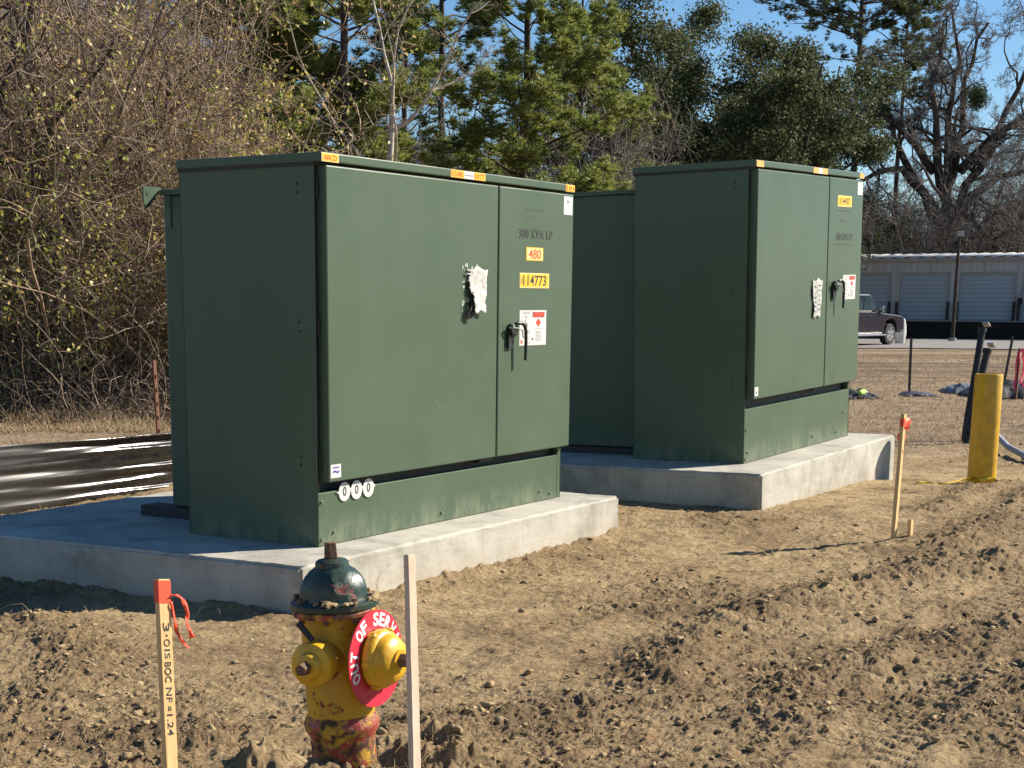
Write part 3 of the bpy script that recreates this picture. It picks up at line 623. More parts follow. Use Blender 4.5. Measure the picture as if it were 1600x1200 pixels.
# steamer outlet towards -Y, hose outlet towards -X
ns = nozzle_M(.03, -1, .441)
MB().lathe([(.062, .06), (.066, .105), (.070, .118), (.080, .119), (.080, .125)], ns, 40).build('outlet', M['h_yellow'], hyd, True)
cap = MB().lathe([(.082, .1335), (.090, .137), (.092, .150), (.088, .162), (.082, .166), (.078, .168), (.074, .184), (.062, .198), (.040, .204), (.034, .206), (.033, .212)], ns @ Matrix.Diagonal((.92, .92, 1, 1)), 48, mod=lambda a, z: 1).build('outlet_cap', M['h_yellow_cap'], hyd, True)
for k in range(6):
    a = 2*math.pi*k/6; pp = ns @ Vector((.084*math.cos(a), .084*math.sin(a), .150)); q = ns @ Vector((.090*math.cos(a), .090*math.sin(a), .150)); MB().cyl(pp, q, .014, .009, 10).build('cap_lug', M['h_yellow_cap'], cap)
MB().cyl(ns @ Vector((0, 0, .2125)), ns @ Vector((0, 0, .245)), .021, .018, 5).build('cap_nut', M['h_rust'], cap, bev=.002)
nh = nozzle_M(-1, -.16, .447)
MB().lathe([(.066, .04), (.060, .095), (.060, .118), (.052, .125), (.0525, .13)], nh, 40).build('outlet', M['h_yellow'], hyd, True)
cap2 = MB().lathe([(.062, .1305), (.069, .134), (.070, .150), (.066, .160), (.058, .164), (.044, .168), (.040, .180), (.036, .186), (.024, .189)], nh @ Matrix.Diagonal((.92, .92, 1, 1)), 40).build('outlet_cap', M['h_yellow_cap'], hyd, True)
MB().cyl(nh @ Vector((0, 0, .1895)), nh @ Vector((0, 0, .222)), .020, .0175, 5).build('cap_nut', M['h_rust'], cap2, bev=.002)
g = MB(); p0 = nh @ Vector((0, .066, .14)); g.cyl(p0, p0+Vector((-.015, .035, .05)), .009, seg=8)
g.build('chain_lug', M['black_metal'], cap2, True)
# red ring round the steamer outlet
ring = empty('out_of_service_ring', (hx, hy, hz0)); tag(ring, 'red plastic ring lettered OUT OF SERVICE round the hydrant outlet', 'sign')
rM = ns @ Matrix.Translation((0, 0, .1275))
def annulus(r0_, r1_, z0_, z1_, name, mat, par, seg=72):
    b = MB(); bm = b.bm; rings = []
    for (r, z) in ((r0_, z0_), (r1_, z0_), (r1_, z1_), (r0_, z1_)): rings.append([bm.verts.new(rM @ Vector((r*math.cos(2*math.pi*k/seg), r*math.sin(2*math.pi*k/seg), z))) for k in range(seg)])
    for i in range(4):
        for k in range(seg): bm.faces.new((rings[i][k], rings[i][(k+1) % seg], rings[(i+1) % 4][(k+1) % seg], rings[(i+1) % 4][k]))
    return b.build(name, mat, par)
annulus(.083, .136, 0, .0035, 'ring_plate', M['h_ring'], ring)
# find the ring-plane directions that point right and up in the picture
fr = rM.to_3x3(); up = fr.transposed() @ Vector((0, 0, 1)); a_up = math.atan2(up.y, up.x); sgn = 1 if (fr @ Vector((math.cos(a_up-math.pi/2), math.sin(a_up-math.pi/2), 0))).dot(Vector(Rv.tolist())) > 0 else -1
txt = 'OUT OF SERVICE'
for i, ch in enumerate(txt):
    if ch == ' ': continue
    th = R(105)-R(210)*i/(len(txt)-1)+R(4)   # from the left over the top to the right
    a = a_up+sgn*th
    rad = Vector((math.cos(a), math.sin(a), 0)); tan = Vector((math.cos(a-sgn*math.pi/2), math.sin(a-sgn*math.pi/2), 0))
    c = rad*.110
    MM = rM @ Matrix(((tan.x, 0, rad.x, c.x), (tan.y, 0, rad.y, c.y), (0, -1, 0, .0037), (0, 0, 0, 1)))
    text_obj('letter', ch, M['white_ink'], ring, .008 if ch == 'I' else .027, .038, MM, .0004, bold=.035)
# a length of ribbon slung from the bonnet flange behind the ring
lean = Matrix.Rotation(R(-3.0), 4, Vector((math.cos(YAW), math.sin(YAW), 0)))
for o in (hyd, ring): o.matrix_world = Matrix.Translation((hx, hy, hz0)) @ Matrix.Translation((0, 0, .1)) @ lean @ Matrix.Translation((0, 0, -.1))
# ------------------------------------------------------------------ survey stakes
def stake(base_px, top_px, dep, label, mat, wd, th, face_yaw, point=True):
    f2 = lambda p, d: CAMP+ray(*p)*d
    t = Vector(f2(top_px, dep).tolist()); b0 = Vector(f2(base_px, dep).tolist()); d = (t-b0).normalized()
    g = H(b0.x, b0.y); k = (b0.z-(g-.12))/d.z; b1 = b0-d*max(k, .05)
    L = (t-b1).length
    root = empty('survey_stake', b1); root.rotation_mode = 'QUATERNION'
    fy = Vector((math.cos(face_yaw), math.sin(face_yaw), 0)); zx = d; xx = fy.cross(zx).normalized()*-1; yy = zx.cross(xx).normalized()
    root.matrix_world = Matrix(((xx.x, yy.x, zx.x, b1.x), (xx.y, yy.y, zx.y, b1.y), (xx.z, yy.z, zx.z, b1.z), (0, 0, 0, 1)))
    bm = bmesh.new(); bmesh.ops.create_cube(bm, size=1, matrix=Matrix.Translation((0, 0, L/2)) @ Matrix.Diagonal((wd, th, L, 1)))
    bmesh.ops.subdivide_edges(bm, edges=[e for e in bm.edges if e.calc_length() > .2], cuts=24)
    rr = random.Random(int(L*1000))
    for v in bm.verts: v.co.x += rr.uniform(-.0006, .0006); v.co.y += rr.uniform(-.0005, .0005)
    me = bpy.data.meshes.new('shaft'); bm.to_mesh(me); bm.free(); me.materials.append(mat); o = link(bpy.data.objects.new('shaft', me), root); bevel(o, .0012, 1)
    tag(root, label, 'stake', 'wooden survey stakes'); return root, L
def ribbon(pts, wd, mat, parent, side=Vector((0, 0, 1)), name='flagging_tape', seed=0):
    pts = [Vector(p) for p in pts]; V = []; rr = random.Random(seed)
    P2 = []
    for i in range(len(pts)-1):
        for k in range(5):
            t = k/5; p0_, p1_, p2_, p3_ = pts[max(i-1, 0)], pts[i], pts[i+1], pts[min(i+2, len(pts)-1)]
            P2.append(.5*((2*p1_)+(-p0_+p2_)*t+(2*p0_-5*p1_+4*p2_-p3_)*t*t+(-p0_+3*p1_-3*p2_+p3_)*t**3))
    P2.append(pts[-1])
    for i, p in enumerate(P2):
        d = (P2[min(i+1, len(P2)-1)]-P2[max(i-1, 0)]).normalized(); s = side-d*side.dot(d); s = s.normalized() if s.length > .05 else d.orthogonal().normalized()
        s = Matrix.Rotation(math.sin(i*.5+seed)*.7, 3, d) @ s; w_ = wd*(.75+.25*math.cos(i*.6+seed)); nrm = d.cross(s)
        V += [p-s*w_/2, p+nrm*.004*math.sin(i), p+s*w_/2]
    Q = [(3*i+j, 3*i+j+1, 3*i+4+j, 3*i+3+j) for i in range(len(P2)-1) for j in (0, 1)]
    o = np_mesh(name, [tuple(v) for v in V], Q, None, mat, parent, True); sm = o.modifiers.new('thickness', 'SOLIDIFY'); sm.thickness = .0004; return o
to_cam = math.atan2(CAMP[1]+1.85, CAMP[0]+3.1)
def wrap(root, L, z0_, z1_, wd, th, mat):
    e = .0014
    b = MB()
    for (x0_, x1_, y0_, y1_) in ((-wd/2-e, wd/2+e, -th/2-e, -th/2-.0004), (-wd/2-e, wd/2+e, th/2+.0004, th/2+e), (-wd/2-e, -wd/2-.0004, -th/2-.0004, th/2+.0004), (wd/2+.0004, wd/2+e, -th/2-.0004, th/2+.0004)):
        b.box((x0_, y0_, z0_), (x1_, y1_, z1_))
    b.build('flagging_wrap', mat, root)
# near left stake with writing
sL, LL = stake((266, 1200), (253, 905), 4.1, 'wooden stake at left with handwriting and orange flagging tape at its top', M['wood'], .037, .018, to_cam+.62)
wrap(sL, LL, LL-.062, LL-.004, .036, .018, M['tape'])
# direction of the camera in stake coordinates tells the written face
loc_cam = sL.matrix_world.inverted() @ Vector(CAMP.tolist()); fy = 1 if loc_cam.y > 0 else -1
rx = 1 if (sL.matrix_world.to_3x3() @ Vector((1, 0, 0))).dot(Vector(Rv.tolist())) > 0 else -1
def side_text(body, zc, length, hgt, root, mat, y_):
    # text running down the stake: its reading direction is -Z, its top towards picture right
    MM = Matrix(((0, 0, rx, 0), (0, -fy*-1*-1, 0, y_), (-1, 0, 0, zc), (0, 0, 0, 1)))
    return text_obj('handwriting', body, mat, root, length, hgt, MM, 0)
seq = [("3", .15, .020), ("'", .04, .006), ('O', .13, .020), ('I', .03, .018), ('S', .10, .018), ('BOC', .34, .021), ('NF', .25, .019), ('=', .08, .009), ('1.24', .36, .019)]
zc = LL-.112
for body, ln_, hg in seq:
    side_text(body, zc-ln_*.085, ln_*.155, hg, sL, M['ink'], fy*(.0092+.0006)); zc -= ln_*.185+.0035
ribbon([(rx*.018, fy*.012, LL-.045), (rx*.035, fy*.016, LL-.043), (rx*.052, fy*.018, LL-.06), (rx*.062, fy*.02, LL-.09), (rx*.058, fy*.02, LL-.115), (rx*.066, fy*.024, LL-.14), (rx*.072, fy*.022, LL-.156)], .018, M['tape'], sL, Vector((1, 0, 0)), seed=1)
ribbon([(rx*.016, fy*.012, LL-.06), (rx*.026, fy*.012, LL-.10), (rx*.032, fy*.01, LL-.135), (rx*.05, fy*.012, LL-.165), (rx*.066, fy*.016, LL-.182)], .015, M['tape'], sL, Vector((1, 0, 0)), seed=2)
sMd, Lm = stake((648, 1200), (640, 867), 4.2, 'bare pale stake standing in front of the hydrant ring', M['pale_wood'], .030, .018, to_cam+.66)
sR, Lr = stake((1396, 842), (1412, 647), 9.3, 'leaning wooden stake with orange tape in front of the far pad corner', M['wood'], .036, .022, to_cam+.75)
wrap(sR, Lr, Lr-.075, Lr-.03, .036, .022, M['tape'])
ribbon([(.02, 0, Lr-.05), (.05, .0, Lr-.045), (.085, 0, Lr-.05), (.11, .01, Lr-.08)], .075, M['tape'], sR, Vector((0, 0, 1)), seed=3) if (sR.matrix_world.to_3x3() @ Vector((1, 0, 0))).dot(Vector(Rv.tolist())) > 0 else ribbon([(-.02, 0, Lr-.05), (-.05, .0, Lr-.045), (-.085, 0, Lr-.05), (-.10, .01, Lr-.08)], .045, M['tape'], sR, Vector((0, 0, 1)), seed=3)
sg = 1 if (sR.matrix_world.to_3x3() @ Vector((1, 0, 0))).dot(Vector(Rv.tolist())) > 0 else -1
ribbon([(sg*.02, 0, Lr-.06), (sg*.032, .012, Lr-.11), (sg*.035, .015, Lr-.17), (sg*.03, .01, Lr-.235)], .085, M['tape'], sR, Vector((1, 0, 0)), seed=4)
sS, Ls = stake((1421, 844), (1423, 812), 9.32, 'short cut-off stake stub beside the leaning stake', M['wood'], .034, .022, to_cam+.7)

# ------------------------------------------------------------------ yellow bollard and what stands round it
def at(px, py, dep): return Vector((CAMP+ray(px, py)*dep).tolist())
bx_, by_ = 7.14, -1.35; bz = H(bx_, by_)
bol = MB().lathe([(.112, -.15), (.112, .0), (.110, .5), (.109, .872), (.104, .884), (.098, .886), (.096, .86), (.09, .855)], seg=48).build('bollard', M['bollard'], None, True, loc=(bx_, by_, bz))
tag(bol, 'thick yellow steel pipe bollard standing in the churned earth at right', 'bollard')
pts = []
for k in range(15):
    a = 2*math.pi*k/14+.4; pts.append((bx_+.122*math.cos(a), by_+.122*math.sin(a), bz+.035+.02*math.sin(a*2)))
tp = empty('caution_tape', (bx_, by_, bz)); tag(tp, 'strip of yellow caution tape wound round the bollard foot and trailing over the dirt', 'tape')
def loc(o, pts): return [tuple(Vector(p)-o.location) for p in pts]
ribbon(loc(tp, pts), .035, M['caution'], tp, seed=5, name='wound_tape')
q = [Vector(pts[0])]
for px_, py_ in ((1500, 752), (1480, 751), (1466, 752), (1448, 748)):
    x_, y__ = gp(px_, 12.2 - .004*(1500-px_)); q.append(Vector((x_, y__, H(x_, y__)+.012)))
ribbon(loc(tp, q), .03, M['caution'], tp, Vector((.3, -.9, .3)), seed=6, name='trailing_tape')
# black riser conduits behind it
def conduit(name, a, b, r, mat, label, cap=True, bend=0):
    root = empty(name, b); tag(root, label, 'conduit pipe'); a_, b_ = a-b, Vector((0, 0, -.15)); mid = (a_*.5)+Vector((bend, 0, 0))
    MB().tube([b_, mid*.5, mid, (mid+a_)*.5, a_], r, 14).build('pipe', mat, root, True)
    if cap:
        MB().cyl(a_*.97, a_*1.0+Vector((0, 0, .012)), r*1.25, seg=14).build('coupling', mat, root, True)
        d = (a_).normalized(); MB().box((-.05, -.035, -.008), (.06, .035, .012), Matrix.Translation(a_+Vector((.02, -.03, .05))) @ Matrix.Rotation(.35, 4, 'Y')).build('clip', M['steel'], root, bev=.004)
    return root
x_, y_ = gp(1506, 17.0, 678); conduit('conduit', at(1535, 514, 17.0), Vector((x_, y_, H(x_, y_))), .036, M['conduit'], 'taller black conduit leaning up behind the bollard', bend=.02)
x_, y_ = gp(1508, 16.6, 680); conduit('conduit', at(1543, 547, 16.6), Vector((x_, y_, H(x_, y_))), .038, M['conduit'], 'shorter black conduit leaning up behind the bollard', bend=.02)
x_, y_ = 9.6, -1.05
g = empty('conduit', (x_, y_, H(x_, y_)+.05)); tag(g, 'grey plastic conduit lying in the dirt right of the bollard', 'conduit pipe')
MB().tube([(.9, .42, .10), (.3, .15, .03), (-.4, -.2, .0), (-.9, -.46, -.03)], .03, 12).build('pipe', M['grey_pvc'], g, True)
MB().cyl((-.3, -.15, .0), (-.45, -.225, .0), .038, seg=14).build('coupling', M['grey_pvc'], g, True)
# steel fence posts left over from a silt fence, with scraps of black sheet
def tpost(px_, dep, hgt, lean, label, mat=None):
    x, y = gp(px_, dep); z = H(x, y); b = MB()
    Mx = Matrix.Translation((0, 0, 0)) @ Matrix.Rotation(lean, 4, 'Y')
    b.box((-.024, -.003, -.2), (.024, .003, hgt), Mx); b.box((-.003, -.0035, -.2), (.003, .028, hgt), Mx)
    for k in range(int(hgt/.12)): b.box((-.006, -.008, .06+.12*k), (.006, -.003, .08+.12*k), Mx)
    o = b.build('fence_post', mat or M['dark_steel'], None, loc=(x, y, z)); o.rotation_euler = (0, 0, YAW-1.2); tag(o, label, 'post'); return x, y, z
px1 = tpost(1428, 25.6, .92, -.03, 'dark steel fence post alone on the dry lawn')
px2 = tpost(1574, 25.4, .95, .14, 'dark steel fence post leaning next to the pink tape')
def scrap(name, cx, cy, lx, ly, hz, rot, label, seed, mat=None, cat='plastic sheeting'):
    n = 26; rr = np.random.default_rng(seed); u = np.linspace(-1, 1, n); U, Vv = np.meshgrid(u, u)
    e = 1-np.maximum(abs(U)**3, abs(Vv)**3); rag = .85+.25*fbm(U*3+seed, Vv*3, 1, 3, seed)
    X = U*lx*rag; Y = Vv*ly*rag; zz = hz*e*(.35+1.6*np.clip(fbm(U*1.5+seed, Vv*2.5, 1.2, 3, seed+3)+.4, 0, 1))+.01
    c, s_ = math.cos(rot), math.sin(rot); wx = cx+X*c-Y*s_; wy = cy+X*s_+Y*c; wz = height(wx, wy)+zz
    V = np.stack([wx, wy, wz], -1).reshape(-1, 3)-np.array([cx, cy, H(cx, cy)])
    i = (np.arange(n-1)[:, None]*n+np.arange(n-1)[None, :]); Q = np.stack([i, i+1, i+n+1, i+n], -1).reshape(-1, 4)
    o = np_mesh(name, V, Q, None, mat or M['plastic'], None, True, loc=(cx, cy, H(cx, cy))); tag(o, label, cat)
    sm = o.modifiers.new('thickness', 'SOLIDIFY'); sm.thickness = .002; return o
a_ = YAW-math.pi/2
x, y = gp(1582, 25.3); scrap('plastic_sheet', x, y, .75, .7, .17, a_, 'heap of glossy black plastic sheet on the lawn under the pink tape', 3)
x, y = gp(1513, 26.6); scrap('plastic_sheet', x, y, .34, .5, .12, a_, 'grey fold of plastic sheet lying left behind the bollard', 4, pmat('grey_plastic', (.10, .11, .13), (.16, .17, .2), 3, .35))
x, y = gp(1441, 25.6); scrap('plastic_sheet', x, y, .30, .35, .05, a_, 'thin scrap of dark sheet at the foot of the lone post', 5, pmat('dull_plastic', (.06, .06, .065), (.12, .12, .125), 3, .4))
x, y = gp(1348, 24.8); scrap('plastic_sheet', x, y, .34, .4, .10, a_, 'black scrap of sheet on the lawn beside the far transformer', 6)
x, y = gp(1354, 24.7); g = empty('bottle', (x, y, H(x, y)+.10)); tag(g, 'lime green bit of litter on the black scrap of sheet', 'litter')
MB().lathe([(.012, -.14), (.04, -.13), (.045, .0), (.04, .06), (.018, .10), (.016, .13)], Matrix.Rotation(1.45, 4, 'Y'), 14).build('body', pmat('lime', (.45, .75, .08), None, 5, .3), g, True)
x, y = gp(1597, 24.6); z = H(x, y); g = empty('flagged_stake', (x, y, z)); tag(g, 'short stake hung with long pink flagging tape beside the leaning post', 'stake')
MB().box((-.022, -.012, -.1), (.022, .012, .78)).build('shaft', M['rust'], g)
for k, (dx, ln) in enumerate(((-.05, .55), (-.02, .62), (.05, .5), (.10, .55), (.16, .45))):
    rx_, ry_ = math.sin(YAW)*dx, -math.cos(YAW)*dx
    ribbon([(0, -.015, .74), (rx_*.5, ry_*.5-.02, .76), (rx_, ry_-.02, .74-.2*ln), (rx_*1.1+.02, ry_*1.1-.02, .74-.6*ln), (rx_*.9, ry_*.9, .74-ln)], .055, M['pink_tape'], g, Vector((math.sin(YAW), -math.cos(YAW), 0)), seed=k)
for k in range(3):
    rx_, ry_ = math.sin(YAW), -math.cos(YAW)
    ribbon([(0, -.02, .76), (rx_*.15, ry_*.15-.02, .74-.03*k), (rx_*.3, ry_*.3, .75-.02*k), (rx_*.5, ry_*.5, .72-.04*k)], .05, M['pink_tape'], g, Vector((0, 0, 1)), seed=9+k)
# rusty post behind the black sheeting
x, y = gp(244, 12.9); b = MB(); b.box((-.02, -.003, -.3), (.02, .003, .82), Matrix.Rotation(-.05, 4, 'Y')); b.box((-.003, .003, -.3), (.003, .025, .82), Matrix.Rotation(-.05, 4, 'Y'))
for k in range(7): b.box((-.006, -.012, .02+.11*k), (.006, -.003, .05+.11*k), Matrix.Rotation(-.05, 4, 'Y'))
o = b.build('fence_post', M['rust'], None, loc=(x, y, H(x, y)+.05)); o.rotation_euler = (0, 0, .1); tag(o, 'rusty steel fence post behind the black plastic silt fence', 'post')

# ------------------------------------------------------------------ black silt fence behind the near slab
def silt_fence():
    nx, nz = 340, 44; x0, x1 = -2.2, 3.3; u = np.linspace(0, 1, nx); v = np.linspace(0, 1, nz); U, Vv = np.meshgrid(u, v)
    X = x0+(x1-x0)*U; zt = .455-.012*np.sin(U*9); Zt = -.02+(zt+.02)*Vv
    Y = 3.66+.034*fbm(X*.3, Vv*7, 1, 4, 71, .5)*2+.010*fbm(X*.8, Vv*16, 1, 3, 73)*2+.008*np.sin(Vv*34+X*.7+3*fbm(X*.5, Vv*1.0, 1, 2, 75))+.05*(1-Vv)**2
    Y = 3.66+(Y-3.66)*(.25+.75*sst(X, .9, 2.5)); Zt = Zt+.006*fbm(X, Vv*3, 1.5, 3, 77)
    V = np.stack([X, Y, Zt], -1).reshape(-1, 3); V[:, 1] -= 3.66
    i = (np.arange(nz-1)[:, None]*nx+np.arange(nx-1)[None, :]); Q = np.stack([i, i+1, i+nx+1, i+nx], -1).reshape(-1, 4)
    root = empty('silt_fence', (0, 3.66, 0)); tag(root, 'low glossy black plastic silt fence with creases behind the near pad', 'silt fence')
    o = np_mesh('plastic_sheet', V, Q, None, M['plastic'], root, True); s_ = o.modifiers.new('thickness', 'SOLIDIFY'); s_.thickness = .002
    for xx in (-1.6, .55, 2.75): MB().box((xx-.02, .16, -.2), (xx+.02, .20, .40)).build('post', M['wood'], root)
silt_fence()

# ------------------------------------------------------------------ road, storage building, lamp, pickup
def rv(dep, lat):   # distance ahead of the camera and offset to its right
    return CAMP[0]+math.cos(YAW)*dep+math.sin(YAW)*lat, CAMP[1]+math.sin(YAW)*dep-math.cos(YAW)*lat
def road():
    n = 60; L_ = np.linspace(-70, 90, n); W_ = np.linspace(0, 1, 10); V = []
    for wv in W_:
        for l in L_:
            near = 57.5+.4*math.sin(l*.13)-.1*l; x, y = rv(near+wv*15.5, l); V.append((x, y, H(x, y)+.03))
    i = (np.arange(9)[:, None]*n+np.arange(n-1)[None, :]); Q = np.stack([i, i+1, i+n+1, i+n], -1).reshape(-1, 4)
    tag(np_mesh('road', V, Q, None, M['asphalt'], None, True), kind='structure')
road()
M['siding'] = None
def siding():
    m, nt, p, o = base('storage_siding'); v = coord(nt); s_ = _n(nt, 'ShaderNodeSeparateXYZ'); nt.links.new(v, s_.inputs[0])
    f = mth(nt, 'FRACT', mth(nt, 'MULTIPLY', s_.outputs[0], 3.3)); r_ = ramp(nt, f, [(.0, (.56, .53, .50)), (.86, (.58, .55, .52)), (.92, (.36, .34, .32)), (.98, (.55, .52, .49))])
    st = ramp(nt, noise(nt, coord(nt, 'Object', (2, 1, .25)), 1.6, 5), [(.35, .85), (.65, 1.08)])
    nt.links.new(mixc(nt, 1.0, r_, st, 'MULTIPLY'), p.inputs['Base Color']); p.inputs['Roughness'].default_value = .6
    bump(nt, p, ramp(nt, f, [(.8, 1.0), (.9, 0.0), (1, 1.0)]), .6, .02); return m
M['siding'] = siding()
def rollup():
    m, nt, p, o = base('rollup_door'); v = coord(nt); s_ = _n(nt, 'ShaderNodeSeparateXYZ'); nt.links.new(v, s_.inputs[0])
    f = mth(nt, 'FRACT', mth(nt, 'MULTIPLY', s_.outputs[2], 5)); nt.links.new(ramp(nt, f, [(0, (.42, .47, .50)), (.85, (.44, .49, .52)), (.95, (.34, .38, .42))]), p.inputs['Base Color'])
    p.inputs['Roughness'].default_value = .5; bump(nt, p, mth(nt, 'SINE', mth(nt, 'MULTIPLY', s_.outputs[2], 31.4)), .5, .02); return m
M['rollup'] = rollup(); M['trim'] = pmat('grey_trim', (.40, .38, .36), (.34, .33, .31), 2, .5); M['roof_metal'] = pmat('white_roof_sheet', (.75, .73, .70), (.62, .60, .58), 1.2, .45)
M['dock'] = pmat('dark_dock_wall', (.030, .027, .025), (.045, .040, .036), 1.5, .95, spec=.05)
def storage():
    # facade runs away to the left; its right-hand end is nearer
    x0, y0 = rv(76, 26.6); x1, y1 = rv(69.5, 31.9)   # columns ~1345 .. ~1600
    p0 = Vector(gp(1345, 77.0)); p1 = Vector(gp(1600, 73.0)); d = (p1-p0).normalized(); zg = -.13
    org = p0-d*22; root = empty('storage_building', (org.x, org.y, zg), math.atan2(d.y, d.x)); tag(root, 'long low grey self-storage building with blue roll-up doors and a white metal roof', 'building')
    Ls = 22+(p1-p0).length+26; wh = 3.60; base_h = .78; k = (p1-p0).length/255
    U = lambda px_: 22+((px_-1345)*(p1-p0).length/255)
    doors = [(U(1408), U(1482)), (U(1502), U(1582)), (U(1312), U(1389))]
    wdt = (U(1582)-U(1502))
    for j in range(1, 6): a = U(1312)-j*(U(1408)-U(1312)); doors.append((a, a+wdt*.97))
    for j in range(1, 6): a = U(1502)+j*(U(1502)-U(1408)); doors.append((a, a+wdt*1.0))
    doors.sort(); dt = 2.88; wall = MB(); cur = 0
    for a, b in doors: wall.box((cur, 0, base_h), (a, .2, dt)); cur = b
    wall.box((cur, 0, base_h), (Ls, .2, dt)); wall.box((0, 0, dt), (Ls, .2, wh)); wall.box((0, .2, base_h), (.2, 9, wh)); wall.box((Ls-.2, .2, base_h), (Ls, 9, wh)); wall.box((0, 9, base_h), (Ls, 9.2, wh))
    wall.build('wall', M['siding'], root)
    MB().box((-.02, -.5, -.6), (Ls+.02, 9.2, base_h-.05)).build('dock_wall', M['dock'], root)
    MB().box((-.03, -.55, base_h-.05), (Ls+.03, 0, base_h+.0)).build('dock_edge', M['trim'], root)
    for a, b in doors:
        dr_ = MB().box((a, .08, base_h), (b, .12, dt)).build('door', M['rollup'], root)
        for xx in (a-.09, b): MB().box((xx, -.02, base_h), (xx+.09, .0, dt+.09)).build('door_frame', M['trim'], dr_)
        MB().box((a, -.02, dt), (b, .0, dt+.09)).build('door_frame', M['trim'], dr_)
        for xx in (a-.16, b+.04): MB().cyl((xx+.05, -.25, base_h), (xx+.05, -.25, base_h+.85), .07, seg=10).build('door_guard', M['dark_steel'], root)
    MB().box((-.2, -.22, wh-.16), (Ls+.2, -.001, wh+.02)).build('eave_trim', M['trim'], root)
    n = int(Ls/.15); V = []; 
    for j in range(n+1):
        x = -.2+(Ls+.4)*j/n; r_ = .05*(1 if j % 4 < 2 else 0)
        V += [(x, -.32, wh+.03+r_), (x, 4.6, wh+.30+r_), (x, 9.4, wh+.03+r_)]
    Q = [(3*j+i, 3*j+3+i, 3*j+4+i, 3*j+1+i) for j in range(n) for i in (0, 1)]
    rf = np_mesh('roof', V, Q, None, M['roof_metal'], root); s_ = rf.modifiers.new('thickness', 'SOLIDIFY'); s_.thickness = .03; s_.offset = -1
    u = U(1587); el = MB().box((u, -.16, 1.35), (u+.34, -.001, 1.95)).build('meter_box', M['trim'], root, bev=.02)
    MB().cyl((u+.25, -.08, 1.95), (u+.25, -.08, 2.35), .04, seg=8).build('service_pipe', M['trim'], el); MB().box((u+.06, -.18, 1.5), (u+.28, -.165, 1.8)).build('meter_face', M['dock'], el)
storage()
x, y = gp(1490, 68); z = H(x, y); lm_ = empty('lamp_post', (x, y, z), YAW); tag(lm_, 'thin lamp post with a pale box light in front of the storage building', 'lamp post')
MB().tube([(0, 0, -.2), (0, 0, 2), (0, 0, 4.45)], [.085, .075, .06], 12).build('pole', M['bark_dark'], lm_, True); MB().cyl((0, 0, 0), (0, 0, .16), .16, seg=16).build('base', M['trim'], lm_, True)
MB().box((-.12, -.16, 4.32), (.12, .12, 4.52)).build('lamp_head', M['trim'], lm_, bev=.02)

